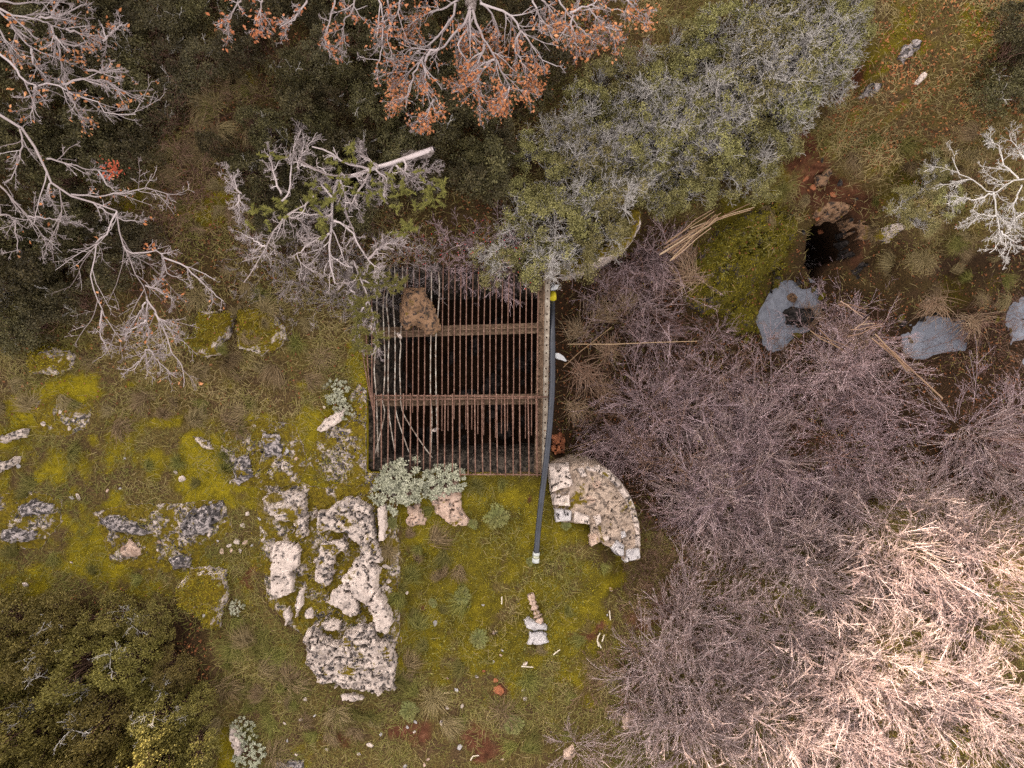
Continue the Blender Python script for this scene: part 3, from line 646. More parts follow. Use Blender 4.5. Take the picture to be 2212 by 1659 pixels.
G_OUT = 'white limestone outcrops on the mossy slope'
ROCKS = [
 ('mossy_ledge', 'broad moss grown ledge from which the limestone ridge rises', [(568,1075),(620,1050),(700,1075),(760,1050),(835,1085),(842,1200),(846,1375),(790,1390),(700,1380),(640,1345),(590,1300),(572,1200)], .12, 'rock_mass'),
 ('mossy_ledge', 'moss grown ledge along the left rim of the chamber', [(690,930),(720,890),(770,830),(800,850),(806,985),(828,1030),(770,1055),(700,1040),(660,1000)], .16, 'rock_mass'),
 ('mossy_ledge', 'mossy ledge around the bright moss cushion', [(480,930),(560,900),(640,920),(665,1000),(640,1050),(560,1060),(490,1050),(470,980)], .12, 'rock_mass'),
 ('mossy_ledge', 'dark mossy ledge above the olive thicket', [(190,1110),(270,1090),(400,1085),(480,1080),(500,1150),(440,1190),(420,1240),(330,1240),(230,1220)], .10, 'rock_mass'),
 ('mossy_ledge', 'low mossy ledge on the far left slope', [(-20,1070),(60,1060),(130,1080),(125,1130),(80,1190),(-20,1190)], .10, 'rock_mass'),
 ('mossy_ledge', 'low moss and stone ledge below the low moss boulder', [(60,870),(130,850),(190,880),(185,930),(120,945),(70,930)], .08, 'rock_mass'),
 ('limestone_outcrop', 'small white limestone outcrop split by moss, uphill of the long ridge', [(565,1078),(590,1068),(640,1062),(655,1085),(655,1150),(643,1165),(625,1130),(600,1125),(572,1105)], .22, 'rock_white'),
 ('limestone_outcrop', 'rounded white limestone hump left of the long ridge', [(582,1190),(600,1180),(640,1185),(640,1225),(625,1240),(628,1275),(600,1292),(583,1280),(580,1250)], .26, 'rock_bare'),
 ('limestone_outcrop', 'mossy head of the long limestone ridge', [(685,1120),(745,1085),(770,1085),(795,1105),(800,1140),(808,1180),(815,1210),(790,1215),(770,1180),(745,1150),(700,1150)], .30, 'rock_white'),
 ('limestone_slab', 'upright narrow white slab beside the ridge head', [(815,1100),(832,1095),(833,1130),(828,1165),(815,1168)], .30, 'rock_bare'),
 ('limestone_outcrop', 'white limestone step with a hollow, left flank of the ridge', [(690,1180),(740,1165),(745,1190),(720,1205),(718,1250),(700,1262),(678,1255),(680,1210)], .20, 'rock_white'),
 ('limestone_outcrop', 'largest white wedge of the long limestone ridge', [(775,1208),(815,1240),(808,1275),(822,1310),(838,1350),(832,1370),(805,1355),(790,1320),(765,1290),(738,1275),(742,1255),(760,1230)], .38, 'rock_bare'),
 ('limestone_outcrop', 'white angular block tucked under the ridge wedge', [(735,1267),(765,1288),(772,1320),(765,1335),(740,1325),(705,1303),(712,1290)], .24, 'rock_bare'),
 ('limestone_stone', 'thin white stone standing in moss below the rounded hump', [(607,1325),(625,1308),(627,1345),(612,1352)], .18, 'rock_bare'),
 ('limestone_stone', 'slender upright white stone between hump and ridge', [(638,1285),(655,1275),(652,1310),(637,1332)], .18, 'rock_bare'),
 ('limestone_stone', 'squat white stone in moss above the cracked block', [(655,1325),(672,1308),(676,1337),(657,1340)], .15, 'rock_bare'),
 ('limestone_stone', 'flat white stone just above the cracked block', [(690,1350),(715,1338),(735,1345),(735,1365),(705,1368)], .16, 'rock_bare'),
 ('limestone_block', 'big cracked white limestone block at the lower end of the ridge', [(668,1368),(690,1365),(705,1385),(740,1388),(748,1368),(800,1356),(808,1385),(832,1398),(842,1440),(837,1497),(780,1492),(700,1477),(672,1440),(665,1400)], .36, 'rock_white'),
 ('limestone_slab', 'low white slab lying just below the cracked block', [(735,1503),(765,1497),(787,1510),(780,1518),(735,1518)], .14, 'rock_bare'),
 ('limestone_outcrop', 'pink and white rock below the silver shrubs at the chamber edge', [(925,1048),(985,1038),(997,1065),(1000,1098),(1018,1125),(1010,1141),(965,1133),(945,1112),(930,1085)], .24, 'rock_pink'),
 ('limestone_outcrop', 'small pink rock left of the pink and white rock', [(880,1095),(905,1088),(920,1110),(920,1140),(885,1143),(875,1125)], .18, 'rock_pink'),
 ('limestone_stone', 'pale stone under the larger silver shrub', [(852,1062),(890,1050),(905,1065),(870,1078)], .15, 'rock_pink'),
 ('limestone_slab', 'white rock edge curving along the left rim of the chamber', [(680,930),(700,905),(730,888),(747,878),(738,905),(715,925),(690,937)], .2, 'rock_bare'),
 ('mossy_boulder', 'square boulder wholly covered in golden moss', [(415,665),(490,670),(487,715),(470,740),(465,765),(430,772),(385,757),(380,735),(405,720),(410,690)], .45, 'rock_mossy'),
 ('mossy_boulder', 'mossy boulder with a white lower edge beside the square one', [(500,665),(560,658),(600,700),(607,725),(590,750),(550,765),(505,755),(498,720)], .42, 'rock_mossy'),
 ('mossy_boulder', 'low golden moss boulder at the left edge under the bare tree', [(45,750),(90,743),(150,765),(140,795),(100,812),(52,806)], .35, 'rock_mossy'),
 ('lichen_rock', 'dark grey lichen rock pointing down the slope', [(380,1140),(395,1110),(430,1095),(472,1088),(465,1125),(430,1160),(390,1162)], .22, 'rock_grey'),
 ('lichen_rock', 'dark long rock with a pink end on the left slope', [(203,1130),(230,1113),(262,1118),(322,1150),(305,1162),(235,1152)], .2, 'rock_grey'),
 ('mossy_boulder', 'brown mossy boulder with white foot beside the evergreen thicket', [(370,1275),(400,1235),(440,1228),(477,1240),(485,1290),(467,1340),(465,1366),(428,1366),(418,1340),(375,1312)], .42, 'rock_mossy'),
 ('lichen_rock', 'pinkish speckled rock above the evergreen thicket', [(250,1190),(275,1166),(300,1180),(300,1202),(255,1212)], .18, 'rock_pink'),
 ('lichen_rock', 'black and white speckled rock right of the pinkish one', [(356,1212),(385,1195),(414,1208),(400,1231),(370,1236)], .16, 'rock_grey'),
 ('limestone_slab', 'white rock edge entering from the left frame side', [(-12,942),(60,923),(50,947),(-8,962)], .16, 'rock_white'),
 ('limestone_slab', 'lower white rock edge at the left frame side', [(-12,1000),(45,983),(30,1007),(-10,1022)], .16, 'rock_white'),
 ('lichen_rock', 'grey white rock in yellow moss far left', [(25,1100),(60,1080),(106,1093),(100,1112),(40,1122)], .17, 'rock_grey'),
 ('lichen_rock', 'grey ledge below the far left rock', [(-10,1150),(25,1140),(72,1150),(60,1172),(-5,1177)], .17, 'rock_grey'),
 ('lichen_rock', 'dark and white rock below the bright moss cushion', [(503,990),(535,983),(547,1030),(510,1052),(498,1040)], .18, 'rock_grey'),
 ('limestone_stone', 'small white ledge left of the bright moss cushion', [(413,943),(450,950),(463,974),(438,970)], .12, 'rock_white'),
 ('lichen_rock', 'black speckled rock right of the bright moss cushion', [(560,935),(602,938),(603,987),(563,992)], .18, 'rock_grey'),
 ('limestone_slab', 'narrow white slab beside yellow moss near the bottom edge', [(489,1580),(505,1573),(520,1610),(517,1642),(505,1637),(496,1605)], .25, 'rock_bare'),
 ('lichen_rock', 'dark rock at the bottom frame edge by the silver shrub', [(590,1655),(620,1645),(650,1650),(655,1672),(590,1672)], .2, 'rock_grey'),
 ('lichen_rock', 'grey rock ridge on the golden slope at upper right', [(1945,120),(1960,95),(1985,78),(1998,85),(1985,108),(1962,128)], .25, 'rock_grey'),
 ('limestone_stone', 'white stone below the grey ridge on the golden slope', [(1985,172),(1998,155),(2010,150),(2005,168),(1992,177)], .2, 'rock_bare'),
 ('lichen_rock', 'blue grey rock beside the red earth bank', [(1878,190),(1895,168),(1912,175),(1902,198)], .18, 'rock_grey'),
 ('earth_block', 'brown earth block lying on the red bank', [(1808,205),(1830,185),(1842,195),(1832,218),(1812,220)], .2, 'rock_brown'),
 ('mossy_crag', 'great olive moss crag falling to the stream pool', [(1478,625),(1500,560),(1540,510),(1600,470),(1680,440),(1735,470),(1738,510),(1720,560),(1680,590),(1640,640),(1590,672),(1540,668)], .55, 'rock_olive'),
 ('mossy_boulder', 'olive mossy boulder in the stream below the crag', [(1577,680),(1600,660),(1640,658),(1658,680),(1640,712),(1600,725),(1578,705)], .5, 'rock_olive'),
 ('mossy_boulder', 'small olive mossy boulder standing in the pool', [(1678,585),(1692,580),(1710,597),(1705,615),(1685,618)], .55, 'rock_olive'),
 ('stream_boulder', 'dark wet boulder splitting the stream pool', [(1697,665),(1720,655),(1765,662),(1770,690),(1745,708),(1705,705)], .6, 'rock_wet_shade'),
 ('stream_boulder', 'brown stone topped with dry moss in the pool', [(1702,632),(1720,625),(1737,638),(1730,655),(1708,652)], .5, 'rock_brown'),
 ('stream_boulder', 'brown broken boulder under the red bank', [(1770,375),(1790,362),(1805,372),(1800,392),(1775,394)], .3, 'rock_brown'),
 ('dark_crag', 'dark wet crag above the black hollow', [(1830,420),(1870,400),(1900,440),(1895,500),(1872,520),(1850,480)], .5, 'rock_brown', -1.35),
 ('dark_crag', 'dark mossy crag under the golden slope', [(1780,415),(1830,365),(1880,355),(1900,385),(1870,430),(1830,462),(1795,468),(1765,455)], .45, 'rock_brown', -1.2),
 ('dark_crag', 'brown wet rock wall right of the black hollow', [(1838,500),(1862,478),(1890,495),(1888,560),(1862,600),(1842,570)], .5, 'rock_wet_shade', -1.7),
 ('mossy_boulder', 'mossy stone dotted with white lichen on the slope above the brambles', [(1905,490),(1940,480),(1955,495),(1945,515),(1912,510)], .25, 'rock_mossy'),
 ('pale_rock', 'pale pink rock half hidden in thorn twigs near the bottom', [(1345,1560),(1360,1545),(1372,1562),(1368,1582),(1350,1588)], .25, 'rock_pink'),
 ('pale_rock', 'flat whitish rock under the thorn twigs at the bottom', [(1215,1630),(1240,1615),(1250,1635),(1235,1650),(1215,1648)], .18, 'rock_pink'),
 ('rusty_boulder', 'round rust red boulder beside the pipe in the gully', [(1192,945),(1215,940),(1228,958),(1222,982),(1200,985),(1192,970)], .7, 'rock_red'),
 ('grey_stone', 'smooth blue grey stone lying across the log', [(1128,1343),(1140,1336),(1160,1342),(1185,1350),(1182,1366),(1160,1366),(1135,1358)], .20, 'rock_slate'),
 ('grey_stone', 'broken wedge of grey stone below the smooth one', [(1143,1368),(1178,1368),(1188,1392),(1165,1398),(1138,1396)], .18, 'rock_slate'),
 ('rusty_stone', 'rust red broken stone on bare soil', [(1062,1490),(1080,1482),(1092,1500),(1082,1508),(1065,1500)], .12, 'rock_red'),
]
for nm, lab, poly, h, mt, *zb_ in ROCKS:
    if 'ridge' in lab or 'hump' in lab or 'uphill' in lab:
        c_ = np.mean(np.array(poly), 0); poly = [tuple(c_ + (np.array(p) - c_) * 1.13) for p in poly]
    rock(nm, lab, 'rock' if 'boulder' not in nm else 'boulder', poly, h, mt, rough=.04 if h < .3 else .06 if mt != 'rock_olive' else .22,
         step=.03, edge=.035 if mt in ('rock_bare', 'rock_white', 'rock_slate') else .5 if mt in ('rock_olive', 'rock_mass') else .16, strata=.06 if 'cracked' in lab else 0.0, jag=.09 if 'outcrop' in nm or 'block' in nm else .16 if 'crag' in nm else .05, jf=9.0, raise_ground={'rock_mass': .5, 'rock_olive': .35, 'rock_mossy': .95}.get(mt, 0), crack=0.0 if mt in ('rock_olive', 'rock_mossy') else 1.0, fslope=.35, facet=5 if mt in ('rock_bare', 'rock_slate', 'rock_brown', 'rock_red') else 0, **({'depth': .06} if mt == 'rock_mass' else {}), **({'zbase': zb_[0]} if zb_ else {}))

# ---- loose small stones, each its own thing
def stone_mesh(name, seed, mat, sub=2):
    r = np.random.default_rng(seed)
    bm = bmesh.new(); bmesh.ops.create_icosphere(bm, subdivisions=sub, radius=1.0)
    V = np.array([v.co[:] for v in bm.verts]); F = np.array([[v.index for v in f.verts] for f in bm.faces]); bm.free()
    for _ in range(11):
        n = unit(r.standard_normal(3)); k = r.uniform(0.45, 0.8)
        d = V @ n
        V = V - np.clip(d - k, 0, None)[:, None] * n
    V *= np.array([1.0, r.uniform(.55, .9), r.uniform(.4, .6)])
    V += 0.05 * np.stack([fbm(V[:, 0] * 3, V[:, 1] * 3, V[:, 2] * 3, s=seed + i) for i in range(3)], -1)
    q = MB(); q.add(V, F)
    return q.mesh(name, mat, False)
ST = {k: [stone_mesh('stone', 900 + i + 50 * j, M[k]) for i in range(5)] for j, k in enumerate(('rock_bare', 'rock_pink', 'rock_slate', 'rock_wet_shade', 'rock_red', 'rock_olive', 'rock_grey'))}
def stone(u, v, r, mat, name, label, cat, group=None, sink=0.3, zabs=None):
    p = on_ground(u, v) if zabs is None else W(u, v, zabs)
    o = link(name, ST[mat][rng.integers(5)], None, p + np.array([0, 0, r * (0.5 - sink) if zabs is None else 0]))
    o.rotation_euler = (rng.normal(0, .25), rng.normal(0, .25), rng.uniform(0, 6.28))
    o.scale = (r, r * rng.uniform(.7, 1.1), r * rng.uniform(.7, 1.1))
    return tag(o, label, cat, group)

WHITE = [(940,1347,11),(1043,1307,7),(1069,1365,9),(1010,1310,5),(965,1528,9),(998,1523,9),(955,1560,10),(995,1612,11),(925,1640,8),(800,1610,13),(775,1628,9),(823,1586,8),(1135,1510,9),(1130,1490,6),(898,1560,8),
 (880,1570,6),(1082,1415,6),(1135,1432,9),(1066,1430,6),(1318,1272,9),(1312,1328,5),(1085,1405,6),(1030,1460,8),(985,1490,8),(1093,1570,6),(875,1655,8),(917,1652,7),(1085,1640,7),(895,1580,6),(1038,1395,6),(967,1465,5),
 (705,1395,7),(650,1555,8),(680,1545,7),(615,1563,8),(620,1600,7),(640,1630,8),(660,1510,8),(605,1515,6),(705,1618,8),(495,1178,10),(512,1168,14),(530,1172,11),(545,1178,8),(480,1190,11),(470,1168,6),(500,1190,9),
 (520,1190,9),(345,1170,9),(340,1188,6),(450,1155,8),(600,1120,10),(525,1135,11),(535,1110,9),(570,1165,9),(155,1075,11),(170,1072,12),(55,1263,11),(155,1215,6),(233,1060,8),(260,1055,7),(395,1035,12),(380,1020,10),
 (455,1085,8),(620,975,8),(640,990,7),(700,880,7),(610,1010,9),(550,920,7),(880,1280,7),(835,1225,15),(840,1255,10),(836,1270,9),(560,1120,9),(40,1005,10),(95,915,9),(150,925,9),(130,890,8),(270,990,6),(440,1330,7),(1525,1030,10),(1490,1018,9)]
for (u, v, r) in WHITE:
    stone(u, v, r * K * .75, rng.choice(['rock_bare', 'rock_bare', 'rock_pink', 'rock_slate']), 'loose_stone', near('small pale limestone fragment lying loose near', u, v), 'stone', 'pale stones strewn over the mossy slope')
for (u, v, r) in [(1070,1470,14),(1045,1450,9)]:
    stone(u, v, r * K * .7, 'rock_red', 'rusty_stone', 'small rust red stone lying above the broken one', 'stone', 'rust red stones on bare soil')
for (u, v, r) in [(1735,500,10),(1765,470,12),(1800,420,10),(1825,445,12),(1790,455,10),(1850,430,9),(1755,405,9),(1740,385,11),(1815,395,12),(1775,345,9),(1840,475,10),(1815,480,9)]:
    stone(u, v, r * K, rng.choice(['rock_wet_shade', 'rock_red', 'rock_wet_shade']), 'bank_stone', 'dark stone loosened from the red bank above the hollow', 'stone', 'stones below the red bank')
for (u, v, r) in [(1665,628,7),(1612,735,10),(1690,735,9),(2010,700,8),(2085,705,12),(1990,745,9),(2150,690,14),(1945,690,10),(1740,615,9),(1772,640,12),(1760,735,11),(2110,740,12),(1640,650,9),(1650,635,8),(1632,675,10),(1635,715,11),(1660,735,9),(1720,725,12),(1765,690,9),(1778,665,11),(1755,625,10),(1725,610,9),(1680,600,8),(1950,700,12),(1965,735,10),(1990,690,10),(2020,680,9),(2060,690,11),(2085,735,12),(2060,745,9),(2180,715,10),(2205,690,9)]:
    stone(u, v, r * K * 1.2, rng.choice(['rock_wet_shade', 'rock_olive']), 'stream_stone', 'dark stone standing in the stream bed', 'stone', 'stones along the stream', sink=.1)
for i in range(34):
    u, v = rng.uniform(860, 1150), rng.uniform(690, 960)
    p = W(u, v, PIT_Z + .2)
    o = link('chamber_stone', ST['rock_wet_shade'][i % 5], None, p); r = rng.uniform(.12, .38)
    o.scale = (r, r * .9, r); o.rotation_euler = (rng.normal(0, .3), rng.normal(0, .3), rng.uniform(0, 6))
    tag(o, 'dark stone on the floor of the chamber below the grate', 'stone', 'stones on the chamber floor')

# ------------------------------------------------------------------ masonry
def box_mesh(name, mat, sx, sy, sz, seed=0, jit=0.02, bev=0.03):
    r = np.random.default_rng(seed)
    bm = bmesh.new(); bmesh.ops.create_cube(bm, size=1.0)
    for v in bm.verts:
        v.co = (v.co.x * sx + r.normal(0, jit), v.co.y * sy + r.normal(0, jit), v.co.z * sz + r.normal(0, jit))
    bmesh.ops.bevel(bm, geom=bm.edges[:], offset=min(bev, sx * .2, sy * .2, sz * .2), segments=1, affect='EDGES')
    me = bpy.data.meshes.new(name); bm.to_mesh(me); bm.free(); me.materials.append(mat)
    return me
BL = [box_mesh('block', M['block'], .46, .34, .235, i) for i in range(5)]
def chamber_wall(label, a, b, nrm, ztop):
    a, b, nrm = np.array(a), np.array(b), np.array(nrm)
    L = np.linalg.norm(b - a); d = (b - a) / L
    t = thing('chamber_wall', label, 'wall', (*((a + b) / 2), PIT_Z))
    rz = math.atan2(d[1], d[0])
    nr = int((ztop - PIT_Z) / .25)
    for k in range(nr):
        n = int(L / .47)
        for i in range(n + (k % 2)):
            s = (i + .5 - .5 * (k % 2)) * L / n
            p = a + d * np.clip(s, .1, L - .1) + nrm * rng.normal(.07, .02)
            o = link('block', BL[rng.integers(5)], t, (*(p - (a + b) / 2), ztop - .13 - k * .25 - PIT_Z))
            o.rotation_euler = (rng.normal(0, .02), rng.normal(0, .02), rz + rng.normal(0, .03) + (math.pi if rng.random() < .5 else 0))
            o.scale = (L / n / .47, 1, 1)
chamber_wall('mossy coursed stone wall on the upper side of the grated chamber', (PIT[0], PIT[3]), (PIT[1], PIT[3]), (0, -1), .0)
chamber_wall('dark coursed stone wall on the lower side of the grated chamber', (PIT[0], PIT[2]), (PIT[1], PIT[2]), (0, 1), .0)
chamber_wall('dark coursed stone wall on the left side of the grated chamber', (PIT[0], PIT[2]), (PIT[0], PIT[3]), (1, 0), .02)

# rounded pier at the lower right corner
pier = thing('masonry_pier', 'rounded rubble masonry pier topped with white stones beside the pipe', 'pier', W(1290, 1110, 0))
pl = np.array(pier.location)
def under(o):
    o.location = np.array(o.location) - pl
    return o
core = [(1186,1008),(1240,1002),(1275,1003),(1310,1016),(1340,1042),(1362,1072),(1378,1108),(1385,1150),(1386,1212),(1350,1216),(1322,1188),(1302,1178),(1275,1160),(1275,1135),(1200,1130),(1190,1070)]
me, lo = rock_mesh(core, .16, M['mortar'], edge=.04, rough=.04, jag=.015, depth=2.1, zbase=-.08)
under(link('rubble_core', me, pier, lo))
PST = [([(1184,1008),(1230,1006),(1241,1050),(1189,1066)], .30, 'rock_bare'), ([(1191,1067),(1233,1061),(1235,1098),(1193,1094)], .28, 'rock_bare'), ([(1195,1097),(1237,1103),(1236,1128),(1200,1130)], .25, 'rock_slate'),
       ([(1240,1104),(1276,1114),(1276,1136),(1238,1130)], .27, 'rock_bare'), ([(1272,1160),(1292,1152),(1300,1172),(1276,1186)], .24, 'rock_pink'), ([(1318,1186),(1334,1168),(1352,1180),(1350,1205),(1335,1204)], .26, 'rock_slate'),
       ([(1352,1190),(1384,1182),(1386,1208),(1350,1218)], .27, 'rock_slate'), ([(1244,1012),(1262,1008),(1272,1030),(1256,1034)], .24, 'rock_bare'), ([(1280,1115),(1298,1112),(1302,1128),(1288,1140)], .22, 'rock_bare'),
       ([(1275,1040),(1298,1036),(1304,1052),(1284,1058)], .21, 'rock_pink'), ([(1262,1075),(1280,1068),(1290,1085),(1270,1095)], .21, 'rock_pink'), ([(1300,1160),(1318,1155),(1320,1170),(1305,1172)], .22, 'rock_bare'), ([(1340,1150),(1352,1146),(1356,1160),(1344,1165)], .22, 'rock_slate')]
arc = [(1262,1005),(1300,1012),(1325,1026),(1347,1048),(1363,1072),(1375,1100),(1382,1128),(1386,1158),(1386,1182)]
inn = [(1266,1018),(1294,1025),(1315,1038),(1334,1058),(1349,1080),(1361,1105),(1369,1130),(1373,1158),(1374,1182)]
for i in range(len(arc) - 1):
    PST.append(([arc[i], arc[i + 1], inn[i + 1], inn[i]], .25 + .03 * (i % 3), 'rock_white' if i % 3 else 'rock_bare'))
for poly, h, mt in PST:
    me, lo = rock_mesh(poly, h, M[mt], edge=.03, rough=.025, jag=.018, depth=.2, zbase=-.06, step=.022)
    under(link('facing_stone', me, pier, lo))

# curved moss capped wall at the upper right corner of the chamber
rock('curved_wall', 'moss capped curved stone wall end above the chamber under grey shrubs', 'wall', [(1195,585),(1195,560),(1250,545),(1310,515),(1345,480),(1362,440),(1392,450),(1388,490),(1365,525),(1325,552),(1280,572),(1230,592)], .35, 'rock_mossy', edge=.10, zbase=-.35, depth=1.8)

# ------------------------------------------------------------------ iron grate
def Q4(x, y): return 770.5 + .2019 * x, 575 + .2019 * y
def bar_obj(pts_px, z, r, mat, parent, name='bar', m=None, sides=5, jit=0.0):
    P = np.array([W(u, v, z) for u, v in pts_px])
    if jit: P[1:-1] += rng.normal(0, jit, P[1:-1].shape)
    if len(P) > 2 and m:
        t = np.linspace(0, len(P) - 1, m); P = catmull(P, t)
    c = np.array(parent.location)
    q = MB(); tubes(q, (P - c)[None], np.full((1, len(P)), r), sides)
    n = len(P) * sides
    q.add(P[[0, -1]] - c); k = n
    q.F3.append(np.array([[(i + 1) % sides, i, k] for i in range(sides)] + [[n - sides + i, n - sides + (i + 1) % sides, k + 1] for i in range(sides)]))
    return link(name, q.mesh(name, mat), parent)
def catmull(P, t):
    n = len(P)
    i = np.clip(t.astype(int), 0, n - 2); f = (t - i)[:, None]
    p0 = P[np.clip(i - 1, 0, n - 1)]; p1 = P[i]; p2 = P[i + 1]; p3 = P[np.clip(i + 2, 0, n - 1)]
    return .5 * ((2 * p1) + (-p0 + p2) * f + (2 * p0 - 5 * p1 + 4 * p2 - p3) * f ** 2 + (-p0 + 3 * p1 - 3 * p2 + p3) * f ** 3)

grate = thing('bar_grate', 'long rusty bar grate with broken and bent ends over the dark chamber', 'grate', W(980, 740, .12))
for x, ye5 in [(533,430),(600,460),(661,450),(727,480),(914,655),(979,655),(1043,530),(1106,900),(1170,640),(1233,640),(1298,690),(1360,700),(1425,880),(1488,730),(1551,685),(1615,655),(1679,640),(1743,765),(1808,735),(1872,705),(1935,830)]:
    x0 = x + rng.normal(5, 3); 
    bar_obj([Q4(x0 + 6, -20 - rng.uniform(0, 30)), Q4(x + 2, 650 + rng.normal(0, 5)), Q4(x, 1300), Q4(x - 2, 1106.5 + ye5)], .12 + rng.normal(0, .006), .0115, M['rust'], grate, m=10)
for pts in [[(215,0),(216,400),(222,640),(212,800),(188,1100),(208,1360),(218,1600),(230,2040)],
            [(352,0),(345,100),(288,320),(288,640),(300,900),(300,1150),(288,1360),(276,1450),(297,1600),(200,2000)],
            [(405,0),(400,150),(320,330),(345,680),(338,1000),(338,1360),(355,1650),(410,1980)],
            [(490,0),(480,200),(392,280),(408,680),(412,1000),(408,1360),(430,1600),(560,1990)],
            [(540,0),(470,720),(472,850),(460,1050),(470,1360),(475,1480),(520,1620),(700,1900),(810,2050)],
            [(798,60),(800,400),(795,700),(790,1000),(790,1360),(805,1620),(795,2000)],
            [(875,60),(885,250),(862,600),(850,720),(846,1000),(850,1360),(857,1600),(868,2030)]]:
    bar_obj([Q4(*p) for p in pts], .125, .013, M['rust_lichen'], grate, m=30)
for pts in [[(100,700),(110,900),(130,1200),(180,1560)], [(65,930),(100,1150),(140,1370),(175,1540)], [(160,300),(162,1000),(165,1360),(190,1700)]]:
    bar_obj([Q4(*p) for p in pts], .13, .013, M['rust'], grate, m=10)

low = thing('bar_grate', 'shorter rusty bar grate panel lapped over the lower end of the chamber', 'grate', W(985, 930, .2))
tops = [188,264,338,418,500,575,648,720,792,868,947,1025,1100,1186,1263,1341,1422,1497,1583,1665,1742,1833,1920]
for i, x in enumerate(tops):
    xb = x + (6 + 6 * (i - 12) / 10) if i >= 12 else x + rng.normal(-4, 4)
    y0 = 1106.5 + 255 + rng.normal(0, 4) + 12 * (i / 22)
    y1 = 1106.5 + (1130 + rng.normal(0, 12) + (12 if i > 19 else 0) - (60 if i < 10 else 0))
    bar_obj([Q4(x, y0), Q4((x + xb) / 2 + rng.normal(0, 2), (y0 + y1) / 2), Q4(xb, y1)], .2 + rng.normal(0, .004), .0135, M['rust'], low, m=6)
bar_obj([Q4(188, 1383), Q4(1100, 1388), Q4(2045, 1398)], .175, .016, M['rust'], low, 'cross_rod')
bar_obj([Q4(200, 1428), Q4(1100, 1420), Q4(1960, 1408)], .172, .012, M['rust'], low, 'cross_rod')
bar_obj([Q4(1080, 2229), Q4(1500, 2227), Q4(1985, 2231)], .178, .016, M['rust'], low, 'cross_rod')

def beam(label, a, b, zt):
    """rusty H section lying on its side: two flanges with the web standing between them"""
    A, B = W(*a, zt), W(*b, zt); c = (A + B) / 2; d = B - A; L = np.linalg.norm(d)
    t = thing('steel_beam', label, 'beam', c, rz=math.atan2(d[1], d[0]))
    for nm, (y, z, sy, sz) in {'flange': (.055, -.03, .085, .014), 'web': (0, .0, .016, .11), 'lower_flange': (-.062, -.035, .10, .014)}.items():
        me = box_mesh(nm, M['rust_beam'], L, sy, sz, 3, .002, .003)
        link(nm, me, t, (0, y, z))
    rv = stone_mesh('rivet', 5, M['rust_beam'], 1)
    for i in range(14):
        o = link('rivet', rv, t, (L * (.05 + .9 * i / 13) - L / 2, -.1, -.024)); o.scale = (.016, .016, .014)
beam('rusty cross beam under the boulder end of the grate', Q4(150, 708), Q4(2012, 655), .06)
beam('rusty cross beam where the two grate panels overlap', Q4(150, 1440), Q4(2012, 1415), .07)

# perforated girder along the open side
gd = thing('girder', 'long lichen grey girder punched with holes along the gully side', 'girder', W(1180, 800, .1))
ga, gb = W(1180.5, 570, .12), W(1172.0, 1022, .12)
gdv = gb - ga; gL = np.linalg.norm(gdv); gd.rotation_euler = (0, 0, math.atan2(gdv[1], gdv[0]) )
gd.location = (ga + gb) / 2
def holed_plate(L, w, th, pitch, r, mat):
    bm = bmesh.new()
    n = int(L / pitch); p = L / n
    def face(vs): 
        return bm.faces.new([bm.verts.new(v) for v in vs])
    for s, zz in ((1, th / 2), (-1, -th / 2)):
        for i in range(n):
            x0 = -L / 2 + i * p
            O = [(x0, -w / 2), (x0 + p / 2, -w / 2), (x0 + p, -w / 2), (x0 + p, 0), (x0 + p, w / 2), (x0 + p / 2, w / 2), (x0, w / 2), (x0, 0)]
            I = [(x0 + p / 2 + r * math.cos(a), r * math.sin(a)) for a in (math.radians(225 + 45 * k) for k in range(8))]
            for k in range(8):
                k2 = (k + 1) % 8
                vs = [(*O[k], zz), (*O[k2], zz), (*I[k2], zz), (*I[k], zz)]
                face(vs if s > 0 else vs[::-1])
                if s > 0:
                    face([(*I[k], th / 2), (*I[k2], th / 2), (*I[k2], -th / 2), (*I[k], -th / 2)])
    for y, o in ((-w / 2, 1), (w / 2, -1)):
        vs = [(-L / 2, y, -th / 2), (L / 2, y, -th / 2), (L / 2, y, th / 2), (-L / 2, y, th / 2)]
        face(vs[::o])
    me = bpy.data.meshes.new('plate'); bm.to_mesh(me); bm.free(); me.materials.append(mat)
    return me
link('punched_flange', holed_plate(gL, .105, .012, .155, .018, M['girder']), gd, (0, .03, 0.02))
link('web', box_mesh('web', M['rust_beam'], gL, .016, .22, 8, .002, .003), gd, (0, -.035, -.06))
link('inner_flange', holed_plate(gL, .12, .012, .155, .014, M['rust_beam']), gd, (0, -.105, -.05))

# boulder and stones caught on the bars
rock('caught_boulder', 'brown mossy boulder resting on the grate bars', 'boulder', [Q4(*p) for p in [(470,195),(690,200),(700,290),(740,330),(800,450),(850,580),(862,650),(800,692),(730,702),(650,640),(600,600),(540,612),(490,672),(450,600),(425,540),(430,400)]], .6, 'rock_brown', edge=.34, rough=.07, zbase=.15, depth=.0, jag=.02, crack=.15, facet=9, fslope=.6)
stone(*Q4(455, 735), .095, 'rock_bare', 'caught_stone', 'pale pink stone sitting on the cross beam under the boulder', 'stone', zabs=.19)
stone(*Q4(845, 1106 + 640), .085, 'rock_bare', 'caught_stone', 'white stone wedged between bars of the lower panel', 'stone', zabs=.16)

